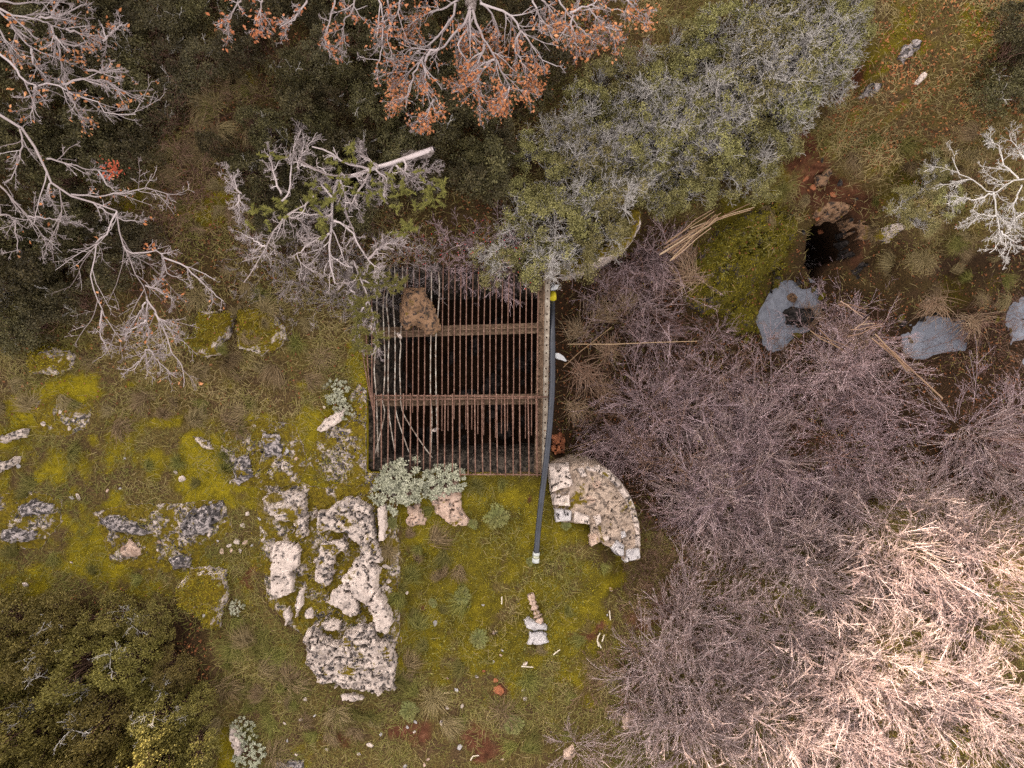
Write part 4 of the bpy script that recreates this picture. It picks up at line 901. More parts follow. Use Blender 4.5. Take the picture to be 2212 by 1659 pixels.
# ------------------------------------------------------------------ pipe
pp = [(1193,600,-.9),(1193,650,-.35),(1193,700,.02),(1193.5,760,.16),(1193,830,.22),(1190,885,.26),(1185,945,.28),(1178,1010,.3),(1170,1075,.27),(1163,1140,.2),(1158.5,1195,.13)]
Pp = np.array([W(*p) for p in pp]); Pp = catmull(Pp, np.linspace(0, len(Pp) - 1, 60))
pipe = thing('water_pipe', 'long black plastic pipe with a blue grey tinge running past the grate onto the moss', 'pipe', Pp[-1])
q = MB(); tubes(q, (Pp - Pp[-1])[None], np.full((1, 60), .058), 20); link('pipe_wall', q.mesh('pipe_wall', M['pipe']), pipe)
def ring_part(name, a, b, r, mat):
    P = np.linspace(np.array(a), np.array(b), 3); q = MB()
    P = np.vstack([P[:1], P[:1], P, P[-1:], P[-1:]]) + np.linspace(0, 1e-4, 7)[:, None] * (P[-1] - P[0])
    tubes(q, (P - Pp[-1])[None], np.array([[.002, r * .9, r, r, r, r * .9, .002]]), 20)
    return link(name, q.mesh(name, mat), pipe)
e0 = Pp[-1]; ed = unit(Pp[-1] - Pp[-4])
ring_part('collar', e0 - ed * .02, e0 + ed * .04, .07, M['clamp'])
ring_part('coupling', e0 + ed * .045, e0 + ed * .10, .062, M['leaf_silver'])
ring_part('end_cap', e0 + ed * .105, e0 + ed * .19, .074, M['clamp'])
ring_part('yellow_cap', W(1194, 634, -.32), W(1194.5, 645, -.22), .072, M['yellow'])

# litter: crumpled plastic in the gully and under the shrubs, log, bleached sticks
def crumple(name, label, u, v, z, sx, sy, mat, rz=0):
    me = stone_mesh(name, int(u), mat, 3)
    V = np.array([w.co[:] for w in me.vertices]); V *= (1 + .5 * fbm(V[:, 0] * 2.5, V[:, 1] * 2.5, V[:, 2] * 2.5, s=int(v)))[:, None]
    me.vertices.foreach_set('co', V.astype(np.float32).ravel())
    o = link(name, me, None, W(u, v, z)); o.scale = (sx, sy, .08); o.rotation_euler = (.3, .2, rz)
    tag(o, label, 'litter')
crumple('plastic_bag', 'crumpled white plastic bag caught beside the pipe in the gully', 1208, 772, -.6, .17, .10, M['plastic'], -.5)
crumple('plastic_scrap', 'white plastic scrap under the shrub by the girder top', 1197, 620, -.5, .12, .08, M['plastic'], .6)
lp = [(1146,1280),(1151,1300),(1160,1325),(1168,1345)]
log = thing('rotten_log', 'short rough grey log leading to the smooth stone', 'log', on_ground(1156, 1310))
P = np.array([on_ground(*p) + np.array([0, 0, .07]) for p in lp]); P = catmull(P, np.linspace(0, 3, 22)) 
q = MB(); tubes(q, (P - np.array(log.location))[None], (.075 + .02 * rng.standard_normal(22))[None] * np.linspace(1, .8, 22), 9)
link('log_bark', q.mesh('log_bark', M['rock_pink']), log)
STK = [[(1084,1288),(1084,1304)],[(1126,1438),(1152,1440)],[(1195,1413),(1205,1405),(1210,1402)],[(1293,1395),(1290,1380),(1296,1366)],[(1298,1398),(1292,1385)],[(1316,1318),(1318,1338)],[(1017,1640),(1022,1632),(1035,1630)],[(1300,1385),(1305,1370)]]
for s_ in STK:
    P = np.array([on_ground(*p) + np.array([0, 0, .035]) for p in s_])
    P = catmull(P, np.linspace(0, len(P) - 1, 7))
    q = MB(); c = P.mean(0); tubes(q, (P - c)[None], np.linspace(.016, .011, 7)[None], 6)
    tag(link('bleached_stick', q.mesh('bleached_stick', M['bone']), None, c), 'short bleached stick lying on the mossy terrace', 'stick', 'bleached sticks on the terrace')

# ------------------------------------------------------------------ plants: shared shapes
def dome(n, r, h, lump, seed):
    """points on an uneven dome"""
    a = rng.uniform(0, 2 * math.pi, n); q = np.sqrt(rng.random(n)) * 1.0
    k = 1 + lump * fbm(np.cos(a) * 1.7 + seed, np.sin(a) * 1.7, q, s=seed)
    x, y = r * q * k * np.cos(a), r * q * k * np.sin(a)
    z = h * np.sqrt(np.clip(1 - (q * .95) ** 2, 0.03, 1)) * (0.42 + 1.1 * (0.5 + 0.5 * fbm(x * 2.6 + seed, y * 2.6, s=seed + 3)))
    return np.stack([x, y, z], -1)

def shrub(seed, leafmat, twigmat, ncl=150, nlf=46, lsize=.042, h=1.0, sig=.075, pale=0, wid=.55, gap=-.16):
    """stems, foliage clumps over a broken dome, optional bare lichen twigs standing out of it"""
    C = dome(ncl, 1.0, h, .5, seed)
    keep = fbm(C[:, 0] * 2.1, C[:, 1] * 2.1, s=seed + 9, o=2) > gap
    C = C[keep]
    q = MB()
    reps = rng.integers(int(nlf * .5), int(nlf * 1.5), len(C))
    idx = np.repeat(np.arange(len(C)), reps)
    L = C[idx] + rng.standard_normal((len(idx), 3)) * np.array([sig, sig, sig * .6])
    Av = np.clip(rng.random(len(C))[idx] * .5 + rng.random(len(idx)) * .5, 0, 1)
    leaves(q, L, rng.uniform(.6, 1.3, len(idx)) * lsize, wid, .5, Av)
    parts = [('foliage', q.mesh('foliage', leafmat))]
    st = MB()
    S = np.zeros((len(C) // 3, 3)); S[:, :2] = rng.normal(0, .12, (len(S), 2)); S[:, 2] = -.15
    T = C[rng.permutation(len(C))[:len(S)]]
    t = np.linspace(0, 1, 6)[None, :, None]
    P = S[:, None] * (1 - t) + T[:, None] * t + np.array([0, 0, 1.0]) * (np.sin(t * math.pi) * .18)
    P[:, 1:-1] += rng.normal(0, .05, P[:, 1:-1].shape)
    R = np.linspace(.016, .006, 6)[None].repeat(len(P), 0)
    tubes(st, P, R)
    parts.append(('stems', st.mesh('stems', twigmat)))
    if pale:
        tw = MB()
        foci = dome(max(3, pale // 11), .85, h, .5, seed)
        D = foci[rng.integers(0, len(foci), pale)] + rng.normal(0, .04, (pale, 3))
        P, R = grow(D - np.array([0, 0, .10]), unit(rng.normal(0, 1, D.shape) * np.array([1, 1, .35]) + np.array([0, 0, .45])), rng.uniform(.3, .65, pale), np.full(pale, .0095), 6, .22, .0, .5)
        tubes(tw, P, R)
        P2, R2 = branch(P, R, 4, .15, 1, (.4, 1.0), .5, .8, 4, .28, .03, .0048, .6); tubes(tw, P2, R2)
        P3, R3 = branch(P2, R2, 3, .2, 1, (.5, 1.2), .45, .8, 3, .3, .03, .004, .6); tubes(tw, P3, R3)
        parts.append(('bare_twigs', tw.mesh('bare_twigs', M['twig_lichen'])))
    return parts

def bramble(mat, n=30, L=(.8, 1.6), r=.0065, k2=7, k3=4, grav=-.10, up=1.0, wander=.12, lr2=.48, lr3=.40, spread=.35, ang2=(.3, .95), leafmat=None, nl=0, rm=.0042):
    q = MB()
    S = np.zeros((n, 3)); S[:, :2] = rng.normal(0, spread, (n, 2)); S[:, 2] = -.1
    D = rng.standard_normal((n, 3)) * .9; D[:, :2] += S[:, :2] * 1.2; D[:, 2] = up * rng.uniform(.35, 1.1, n)
    P, R = grow(S, D, rng.uniform(*L, n), np.full(n, r), 8, wander, grav, .5); tubes(q, P, R)
    P2, R2 = branch(P, R, k2, .15, 1, ang2, lr2, .75, 4, wander * .8, -.02, rm, .6); tubes(q, P2, R2)
    P3, R3 = branch(P2, R2, k3, .1, 1, (.4, 1.2), lr3, .8, 2, .1, 0, rm * .85, .6, lmin=.05); tubes(q, P3, R3)
    parts = [('canes', q.mesh('canes', mat))]
    if leafmat:
        lf = MB(); T = P3[rng.permutation(len(P3))[:max(3, nl // 5)], -1]
        C = np.repeat(T, 5, 0) + rng.normal(0, .035, (len(T) * 5, 3)); leaves(lf, C, rng.uniform(.03, .05, len(C)), .6, .5)
        parts.append(('leaves', lf.mesh('leaves', leafmat)))
    return parts

def tussock(mat, n=210, L=(.22, .55), sweep=(0, 0), spread=.06, w=.010):
    q = MB()
    a = rng.uniform(0, 6.283, n)
    D = np.stack([np.cos(a), np.sin(a), rng.uniform(.15, 1.3, n)], -1) + np.array([sweep[0], sweep[1], 0])
    S = np.stack([rng.normal(0, spread, n), rng.normal(0, spread, n), np.full(n, -.02)], -1)
    blades(q, S, D, rng.uniform(*L, n), w, .7)
    return [('blades', q.mesh('blades', mat))]

def silver(n=70):
    q = MB(); C = dome(n, 1, .7, .4, 61)
    for i in range(7):
        a = i * .9; ring = C + np.stack([np.cos(a + C[:, 0] * 9) * .05, np.sin(a + C[:, 0] * 9) * .05, np.full(n, .0)], -1)
        D = ring - C + np.array([0, 0, .02]); leaves(q, C + rng.normal(0, .015, C.shape), rng.uniform(.11, .17, n), .5, .75, D=D)
    leaves(q, np.repeat(C, 8, 0) + rng.normal(0, .05, (n * 8, 3)), rng.uniform(.07, .12, n * 8), .6, .7)
    s = MB(); S = np.zeros_like(C); S[:, :2] = C[:, :2] * .15
    P = np.stack([S, C * .6, C], 1); tubes(s, P, np.full((n, 3), .012))
    return [('foliage', q.mesh('foliage', M['leaf_silver'])), ('stems', s.mesh('stems', M['twig_brown']))]

TH = [bramble(M['twig_thorn'], n=24, L=(.9, 1.5), r=.0085, k2=10, k3=6, grav=-.03, up=.7, wander=.10, lr2=.55, lr3=.16, spread=.18, rm=.0048, ang2=(.2, .6)) for i in range(5)]
SH_DARK = [shrub(200 + i, M['leaf_dark'], M['twig_brown'], ncl=150, nlf=40, lsize=.075, h=1.0, sig=.085, pale=(0, 6, 0, 10)[i]) for i in range(4)]
SH_OLIVE = [shrub(220 + i, M['leaf_olive'], M['twig_brown'], ncl=340, nlf=44, lsize=.062, h=1.15, pale=14, gap=-.3) for i in range(4)]
SH_GREY = [shrub(240 + i, M['leaf_grey'], M['twig_lichen'], ncl=210, nlf=38, lsize=.062, h=.9, pale=p) for i, p in enumerate((85, 170, 300, 30))]
BR_PUR = [bramble(M['twig_purple'], n=36, k2=8, k3=4, lr2=.5, lr3=.42, spread=.2, wander=.10) for i in range(5)]
BR_YEL = [bramble(M['twig_purple'], leafmat=M['leaf_yellow'], nl=60) for i in range(2)]
BR_BRN = [bramble(M['twig_brown'], n=26, k2=6, k3=3) for i in range(3)]
TH_BRN = [bramble(M['twig_brown'], n=30, L=(.6, 1.1), r=.007, k2=9, k3=5, grav=.0, up=.8, lr3=.25, rm=.0042) for i in range(2)]
TWIG = [bramble(M['twig_pale'], n=16, L=(.7, 1.5), r=.008, k2=8, k3=5, grav=-.03, up=.5, wander=.22, lr2=.5, lr3=.45, rm=.0042) for i in range(4)]
ROSE = [bramble(M['twig_purple'], n=26, L=(.7, 1.1), r=.008, k2=8, k3=5, grav=-.05, wander=.2)]
def hips():
    q = MB()
    for i in range(9):
        a = stone_mesh('hip', 70 + i, None, 1); V = np.array([w.co[:] for w in a.vertices]); F = np.array([p.vertices[:] for p in a.polygons])
        q.add(V * .022 + np.array([rng.normal(0, .4), rng.normal(0, .4), rng.uniform(.45, .7)]), F, None, rng.random()); bpy.data.meshes.remove(a)
    return q.mesh('hips', M['hip'])
ROSE[0].append(('hips', hips()))
TU_G = [tussock(M['grass_green'], sweep=(rng.normal(0, .8), rng.normal(0, .8))) for i in range(4)]
TU_S = [tussock(M['grass_straw'], 230, (.28, .66), sweep=(rng.normal(0, .9), rng.normal(0, .9))) for i in range(4)]
REED = [tussock(M['reed'], 120, (.4, .9), sweep=(rng.normal(0, .6), rng.normal(0, .6)), spread=.15, w=.012) for i in range(3)]

def plant(parts, name, label, cat, u, v, r, group, hz=None, dz=.4, sink=0.0, tilt=.12):
    hz = hz or r
    if group and name != 'grass_tussock':
        label = ('small ' if r < .5 else 'broad ' if r > .8 else '') + ('low ' if hz < .55 else 'tall ' if hz > 1.0 else '') + label.replace('tall ', '').replace('low ', '')
    p = on_ground(u, v, dz * hz) - np.array([0, 0, sink])
    return put(parts, name, label, cat, p, group, rng.uniform(0, 6.28), (r, r, hz), (rng.normal(0, tilt), rng.normal(0, tilt)))

def inside(u, v, poly):
    return float(seg_dist(np.array([u]), np.array([v]), poly)[0]) > 0
def lattice(poly, step, jit=.35):
    a = np.array(poly); out = []
    for j, v in enumerate(np.arange(a[:, 1].min(), a[:, 1].max(), step * .87)):
        for u in np.arange(a[:, 0].min() + (j % 2) * step / 2, a[:, 0].max(), step):
            uu, vv = u + rng.normal(0, jit * step), v + rng.normal(0, jit * step)
            if inside(uu, vv, poly): out.append((uu, vv))
    return out

# ---- dark evergreens filling the shaded upper left slope
CLEAR = [(480, 210, 85), (400, 340, 75), (470, 430, 80), (330, 450, 70), (560, 160, 40), (440, 600, 90), (960, 430, 55), (1010, 500, 70), (520, 700, 90), (300, 760, 100), (350, 640, 60), (250, 700, 60)]
for (u, v) in lattice([(-40,-40),(1180,-40),(1200,120),(1150,300),(1100,420),(900,430),(760,500),(700,520),(420,560),(350,640),(210,700),(160,720),(-40,760)], 62):
    if any(math.hypot(u - a, v - b) < c for a, b, c in CLEAR) or rng.random() < .12: continue
    lab = ('dark small leaved evergreen bush', 'evergreens under the orange oak') if u > 640 else \
          (('dark evergreen bush under the upper pale bare tree', 'evergreens under the upper bare tree') if v < 270 else ('dark evergreen bush under the lower pale bare tree', 'evergreens under the lower bare tree')) if u < 330 else \
          ('dark evergreen bush between grassy openings', 'evergreens between the openings')
    plant(SH_DARK[rng.integers(4)], 'evergreen_bush', near(lab[0] + ' near', u, v), 'bush', u, v, rng.uniform(.32, .62), lab[1], rng.uniform(.3, .95))
for (u, v) in lattice([(330,60),(640,60),(900,200),(900,420),(640,560),(420,600),(200,700),(60,500),(300,250)], 95, .5):
    plant(BR_BRN[rng.integers(3)], 'dead_bramble', near('brown dead bramble among dark evergreens near', u, v), 'bramble', u, v, rng.uniform(.35, .6), 'dead brambles on the shaded slope', .5)
for (u, v) in [(20,560),(60,600),(30,650),(90,560),(20,700)]:
    plant(SH_GREY[3], 'evergreen_bush', 'grey green bush at the left edge below the bare tree', 'bush', u, v, .42, 'grey green bushes at the left edge', .5)
for (u, v) in [(2190,60),(2170,130),(2205,190),(2160,200),(2210,120)]:
    plant(SH_DARK[rng.integers(4)], 'evergreen_bush', 'dark evergreen bush on the golden mossy slope', 'bush', u, v, .45, 'evergreens on the golden slope', .7)
for (u, v) in [(1960,440),(2010,400),(2050,430),(1990,480),(2030,350)]:
    plant(SH_GREY[3], 'grey_bush', 'low grey green heath bush below the golden slope', 'bush', u, v, .36, 'low heath bushes below the golden slope', .3)

# ---- grey lichen shrubs
GREY = [(1180,570,.55,1),(1245,545,.55,0),(1120,520,.5,0),(1310,500,.5,3),(1190,470,.6,0),(1260,440,.6,1),(1330,420,.55,1),(1190,380,.55,3),(1260,350,.55,2),(1330,330,.55,1),(1220,300,.5,2),(1390,380,.5,1),(1410,300,.55,2),(1340,250,.5,1),
 (1470,250,.55,2),(1480,350,.55,1),(1420,200,.55,1),(1550,300,.6,1),(1560,220,.6,2),(1500,150,.55,0),(1610,260,.6,1),(1620,170,.65,2),(1640,90,.6,2),(1700,140,.65,2),(1720,60,.6,1),(1770,100,.6,2),(1790,170,.5,2),(1820,60,.5,1),(1700,210,.6,2),
 (1640,320,.55,0),(1570,370,.55,3),(1640,390,.45,3),(1690,290,.5,1),(1500,410,.5,3),(1430,420,.5,0),(1560,60,.55,0),(1460,90,.5,3),(1380,150,.5,0),(1300,180,.5,3),(1260,230,.5,0),(1640,10,.6,0),(1740,0,.6,1),(1830,0,.5,0),(1130,440,.5,3),(1070,560,.45,1),(1800,120,.5,2),(1150,330,.45,3)]
for i, (u, v, r, k) in enumerate(GREY):
    lab = ('grey lichen shrub with olive leaves overhanging the curved wall', 'lichen shrubs above the curved wall') if v > 400 and u < 1400 else \
          ('pale lichen crusted shrub beside the golden slope', 'lichen shrubs beside the golden slope') if u > 1590 else (near('grey green lichen shrub near', u, v), 'lichen shrubs between oak and gully')
    plant(SH_GREY[k], 'lichen_shrub', lab[0], 'shrub', u, v, r, lab[1], r * rng.uniform(1.1, 1.7))

# ---- olive evergreen thicket at the lower left
for i, (u, v, r, h) in enumerate([(50,1345,.62,.9),(140,1325,.5,.7),(235,1350,.55,.8),(325,1345,.42,.6),(20,1440,.6,1.2),(110,1420,.6,1.3),(210,1420,.6,1.2),(300,1430,.55,1.0),(380,1440,.4,.6),(30,1550,.65,1.5),(120,1560,.65,1.5),(265,1520,.6,1.2),(350,1520,.55,1.0),(420,1530,.4,.6),
                                  (50,1650,.65,1.6),(150,1650,.65,1.6),(250,1620,.6,1.6),(330,1640,.6,1.7),(420,1610,.5,1.0),(395,1670,.5,1.3),(-20,1350,.6,.9),(-10,1630,.6,1.4),(300,1690,.6,1.7),(200,1700,.6,1.6)]):
    lab = ('tall olive evergreen bush catching the sun at the thicket foot', 'sunlit bushes of the olive thicket') if v > 1600 else ('olive green evergreen bush in the dense lower left thicket', 'olive evergreen thicket')
    plant(SH_OLIVE[i % 4], 'olive_bush', lab[0], 'bush', u, v, r, lab[1], h)

# ---- bramble tangle in the gully
BP = [(1240,650),(1330,570),(1480,440),(1510,560),(1500,640),(1560,740),(1640,745),(1780,700),(1810,640),(1880,660),(1920,690),(1960,745),(2000,790),(2230,790),(2230,1010),(2000,1070),(1700,1190),(1450,1120),(1400,1020),(1300,970),(1240,880)]
for (u, v) in lattice(BP, 64, .5):
    if u < 1320 and v > 640:
        if u < 1290 or rng.random() < .45: continue
        plant(BR_BRN[rng.integers(3)], 'dead_bramble', 'brown dead bramble in the dark gully beside the pipe', 'bramble', u, v, rng.uniform(.5, .75), 'dead brambles beside the pipe', .8, dz=.6)
        continue
    if vnoise(np.array([u / 95.]), np.array([v / 95.]), s=12)[0] < -.42: continue
    y = rng.random() < .13
    lab = ('leafless purple bramble beside the reed bundle', 'brambles by the reed bundle') if v < 640 and u < 1560 else ('leafless purple bramble hanging over the stream', 'brambles over the stream') if v < 800 and u > 1560 else \
          (near('leafless purple grey bramble of the gully tangle near', u, v), 'brambles of the gully tangle')
    if y: lab = ('purple bramble carrying a few yellow leaves in the gully', 'brambles with yellow leaves')
    plant(BR_YEL[rng.integers(2)] if y else BR_PUR[rng.integers(5)] if rng.random() < .66 else BR_BRN[rng.integers(3)] if rng.random() < .5 else TH[rng.integers(5)], 'bramble', lab[0], 'bramble', u, v, rng.uniform(.5, 1.1), lab[1], rng.uniform(.5, 1.5), dz=.7)
for (u, v) in [(1500,1060),(1540,1110),(1480,1150),(1590,1060),(1300,960),(1330,980)]:
    plant(BR_YEL[rng.integers(2)], 'bramble', 'bramble sprig with yellow leaves near the rounded pier', 'bramble', u, v, .55, 'yellow leaved sprigs near the pier', .7)

# ---- pale thorn shrubs
TP = [(1660,1120),(1900,1070),(2230,990),(2230,1690),(1180,1690),(1270,1540),(1360,1440),(1480,1330),(1500,1230)]
for (u, v) in lattice(TP, 72, .5):
    if math.hypot(u - 1990, v - 1400) < 55 or (u < 1430 and rng.random() < .45): continue
    sunny = (u * .64 + v * .77) > 2230
    lab = ('pale thorn shrub glowing in warm sun', 'sunlit thorn shrubs') if sunny else (near('grey leafless thorn shrub beside the terrace near', u, v), 'thorn shrubs beside the terrace') if u < 1500 else ('grey leafless thorn shrub in the shaded thicket', 'shaded thorn shrubs')
    plant(TH[rng.integers(5)], 'thorn_shrub', lab[0], 'shrub', u, v, rng.uniform(.5, 1.05), lab[1], rng.uniform(.5, 1.3), dz=.6)
for (u, v) in [(1400,1150),(1440,1190),(1400,1220),(1450,1260),(1480,1200),(1400,1280),(1520,1160),(1350,1480),(1290,1480),(1440,1130),(1430,1330),(1380,1330),(1460,1380),(1420,1250),(1370,1250),(1560,1200),(1580,1150),(1500,1300),(1340,1400)]:
    plant(TH_BRN[rng.integers(2)], 'thorn_shrub', 'brown twiggy thorn shrub right of the rounded pier', 'shrub', u, v, rng.uniform(.4, .6), 'brown thorn shrubs by the pier', .5)

# ---- grey gnarled twig bushes round the juniper and over the chamber rim
for (u, v) in [(560,600),(600,560),(640,620),(700,580),(760,560),(720,640),(790,600),(830,560),(680,520),(600,640),(750,620),(800,540),(640,680),(870,560),(900,575),(540,560),(800,620),(780,660),(770,590),(840,590),(930,570),(660,560),(620,600),(740,590)]:
    plant(TWIG[rng.integers(4)], 'dead_twig_bush', 'grey dead twig bush around the juniper above the chamber rim', 'bush', u, v, rng.uniform(.4, .62), 'dead twig bushes above the chamber', .55)
for (u, v, r) in [(1060,548,.8),(1110,552,.85),(1020,545,.7),(1140,545,.7),(960,550,.6),(1085,540,.8),(910,550,.55)]:
    plant(ROSE[0], 'rose_bush', 'purple twigged wild rose with red hips hanging over the grate', 'rose bush', u, v, r, 'wild roses over the grate', .7, dz=0)
for (u, v, r) in [(1310,90,.6),(1370,110,.5)]:
    plant(ROSE[0], 'rose_bush', 'wild rose with red hips between the oak and the lichen shrubs', 'rose bush', u, v, r, 'wild roses by the oak', .9)
for (u, v) in [(2120,760),(2170,750),(2130,690),(2080,670),(2190,660)]:
    plant(BR_BRN[0], 'dead_bramble', 'brown bramble crowding the water at the stream bend', 'bramble', u, v, .6, 'brambles crowding the stream bend', .5)
plant(TWIG[1], 'dead_twig_bush', 'thin bare twig bush leaning over the black hollow', 'bush', 1770, 500, .6, None, .8, dz=.6)

# ---- tussocks
TUS = [(590,790),(440,870),(520,930),(560,800),(935,1170),(905,1185),(880,1160),(962,1195),(838,1190),(990,1230),(950,1250),(1300,1225),(920,1400),(885,1330),(870,1300),(862,1270),(1165,1410),(1110,1610),(1135,1625),(600,1420),(640,1380),(560,1450),(622,1470),(650,1500),(570,1500),
 (640,1530),(540,1390),(480,200),(520,185),(440,220),(460,240),(370,360),(400,330),(430,300),(420,800),(500,770),(200,780),(150,870),(480,980),(600,1110),(470,1560),(590,1560),(720,1560),(680,1590),(1000,1570),(1230,1330),(1260,1380),(1960,360),(2030,380),(2000,560),(2100,600),(2150,560),
 (1900,290),(1850,330),(1750,430),(2180,640),(2060,580),(2120,650),(2170,600),(1690,410),(1660,450),(640,740),(665,700),(690,770),(350,900),(250,920),(60,880),(20,830),(300,860),(110,1200),(200,1240),(300,1250),(30,1200),(540,870),(660,820),(500,1340),(520,1420),(850,1470),(760,1540),(900,1500),(1000,1440),(930,1100),(1240,1020),(1030,1050),(1080,1040)]
for zone, n in (([(470,1380),(660,1360),(680,1480),(840,1510),(820,1640),(560,1640),(470,1500)], 26), ([(0,830),(640,800),(640,1000),(480,1080),(0,1080)], 20), ([(850,1150),(1050,1180),(1000,1450),(860,1500)], 10), ([(860,1500),(1300,1440),(1250,1640),(860,1650)], 8), ([(1820,250),(2200,260),(2200,640),(1920,640)], 20), ([(400,120),(560,130),(560,480),(330,500),(330,320)], 30), ([(400,560),(520,560),(640,760),(420,800)], 12)):
    pl_ = lattice(zone, 30, .5); TUS += [pl_[i] for i in rng.permutation(len(pl_))[:n]]
for i, (u, v) in enumerate(TUS):
    straw = rng.random() < (.75 if (v < 1000 or u > 1500) else .35)
    lab = (near('straw coloured arching grass tussock near', u, v), 'straw coloured tussocks') if straw else (near('green arching grass tussock near', u, v), 'green tussocks')
    plant((TU_S if straw else TU_G)[rng.integers(4)], 'grass_tussock', lab[0], 'tussock', u, v, rng.uniform(.4, .95), lab[1], rng.uniform(.4, .8), dz=.1, tilt=.25)
for (u, v) in [(1250,720),(1290,680),(1260,800),(1310,760),(1350,660),(1240,880),(1300,850),(1330,600),(1480,560),(1500,600),(1750,690),(1830,720),(1860,740),(2020,650),(2100,690)]:
    plant(REED[rng.integers(3)], 'dead_reeds', 'clump of collapsed dead reeds in the gully', 'reeds', u, v, rng.uniform(.6, .9), 'dead reed clumps in the gully', .6, dz=.2, sink=-.1)

# ---- thistles, silver shrubs
def thistle_leaf():
    q = MB(); n = 7
    for i in range(n):
        t = i / (n - 1); w = math.sin(math.pi * (t * .8 + .15))
        C = np.array([[.05 + t * .8, 0, .12 * math.sin(t * 2.6)]] * 2)
        leaves(q, C, np.array([.34 * w] * 2), .45, .95, D=np.array([[.55, .8, .1], [.55, -.8, .1]]))
    q.add([[0, -.02, 0], [0, .02, 0], [.95, .0, .08]], [[0, 2, 1]], None, .9)
    return q.mesh('leaf', M['leaf_thistle'])
TLF = thistle_leaf()
for (u, v, r, lab) in [(1075,1115,.36,'large pale green thistle rosette below the grate'),(1000,1285,.24,'grey green thistle rosette on the open moss'),(1035,1375,.28,'thistle rosette beside a white stone on the moss'),(885,1530,.3,'broad thistle rosette below the limestone ridge'),(1110,1560,.27,'thistle rosette near the bottom of the terrace'),
                       (1222,1135,.14,'small thistle at the foot of the pier'),(848,1130,.18,'small thistle between the ridge and pink rock'),(1022,1130,.16,'small leafy rosette right of the pink and white rock'),(1145,1212,.13,'small leafy rosette under the pipe end'),(935,1300,.14,'little thistle left of the open moss')]:
    t = thing('thistle', lab, 'thistle', on_ground(u, v) + np.array([0, 0, .02]), None, 0, (r, r, r))
    for k in range(13):
        o = link('leaf', TLF, t); o.rotation_euler = (rng.normal(0, .12), -rng.uniform(.05, .5), k * 2.4); o.scale = [rng.uniform(.7, 1.1)] * 3
for (u, v, r, lab) in [(868,1042,.55,'larger silver leaved shrub at the lower rim of the chamber'),(955,1040,.42,'smaller silver leaved shrub at the lower rim of the chamber'),(730,850,.30,'silver leaved shrub on the left rim of the chamber'),(742,890,.22,'small silver sprig under the left rim shrub'),
                       (512,1310,.17,'small silver shrub beside the brown mossy boulder'),(528,1575,.28,'silver shrub beside the narrow white slab'),(545,1625,.32,'silver shrub at the foot of the narrow white slab')]:
    put(silver(130 if r > .38 else 60), 'silver_shrub', lab, 'shrub', on_ground(u, v), None, rng.uniform(0, 6), (r, r, r))

# ------------------------------------------------------------------ trees with traced limbs
def T(col, row, pts): return [(col * 737 + .3332 * x, row * 552.7 + .3332 * y) for x, y in pts]
def limb_set(limbs, m=14):
    """limbs: (points, z start, z end, r start, r end) -> stacked curves"""
    PP, RR = [], []
    for pts, z0, z1, r0, r1 in limbs:
        n = len(pts); zs = np.linspace(z0, z1, n)
        P = np.array([W(u, v, z) for (u, v), z in zip(pts, zs)])
        P = catmull(P, np.linspace(0, n - 1, m)); P[1:-1] += rng.normal(0, .012, (m - 2, 3))
        PP.append(P); RR.append(np.linspace(r0, r1, m))
    return np.array(PP), np.array(RR)

def trunk_mesh(P, r0, r1, mat):
    P = np.array(P, float); P = catmull(P, np.linspace(0, len(P) - 1, 16)); P[1:-1] += rng.normal(0, .02, (14, 3))
    q = MB(); tubes(q, P[None], np.linspace(r0, r1, 16)[None], 10)
    return q, P

def tree(name, label, cat, trunk, limbs, k=(9, 6, 4), leafmat=None, leaf_n=0, lsize=.07, twig='twig_pale', lr=(.46, .45, .36), wander=.13, group=None, r=(.022, .006), leaf_box=None, extra=None, rm=.0045):
    base = np.array(trunk[0])
    t = thing(name, label, cat, base, group)
    q, P = trunk_mesh(np.array(trunk) - base, r[0] * 4, r[0] * 2, None)
    link('trunk', q.mesh('trunk', M['bark']), t)
    LP, LR = limb_set(limbs); LP = LP - base
    q = MB(); tubes(q, LP, LR, 6, rng.uniform(.45, .9, len(LP)))
    P1, R1 = branch(LP, LR, k[0], .12, 1, (.4, .95), lr[0], .62, 7, wander, .02, rm * 1.3, .5, flat=.35, lmin=.25); tubes(q, P1, R1, 4)
    P2, R2 = branch(P1, R1, k[1], .1, 1, (.4, 1.0), lr[1], .75, 5, wander, .02, rm, .6, flat=.3); tubes(q, P2, R2)
    P3, R3 = branch(P2, R2, k[2], .15, 1, (.5, 1.3), lr[2], .85, 3, wander, .0, rm * .85, .7, lmin=.05); tubes(q, P3, R3)
    link('branches', q.mesh('branches', M[twig]), t)
    if leafmat:
        tips = P3[:, -1]; w = base + tips
        if leaf_box is not None:
            U, V = to_px(w[:, 0], w[:, 1], w[:, 2]); p = np.array([leaf_box(a, b) for a, b in zip(U, V)])
        else: p = np.ones(len(tips))
        cl = fbm(w[:, 0] * 2.2, w[:, 1] * 2.2, s=77, o=2)
        p = p * (.5 + (cl > -.1)); p = p / p.sum()
        sel = tips[rng.choice(len(tips), leaf_n // 2, p=p)]
        C = np.repeat(sel, 2, 0) + rng.normal(0, .045, (len(sel) * 2, 3))
        lf = MB(); leaves(lf, C, rng.uniform(.6, 1.35, len(C)) * lsize, .6, .45)
        link('leaves', lf.mesh('leaves', M[leafmat]), t)
    return t

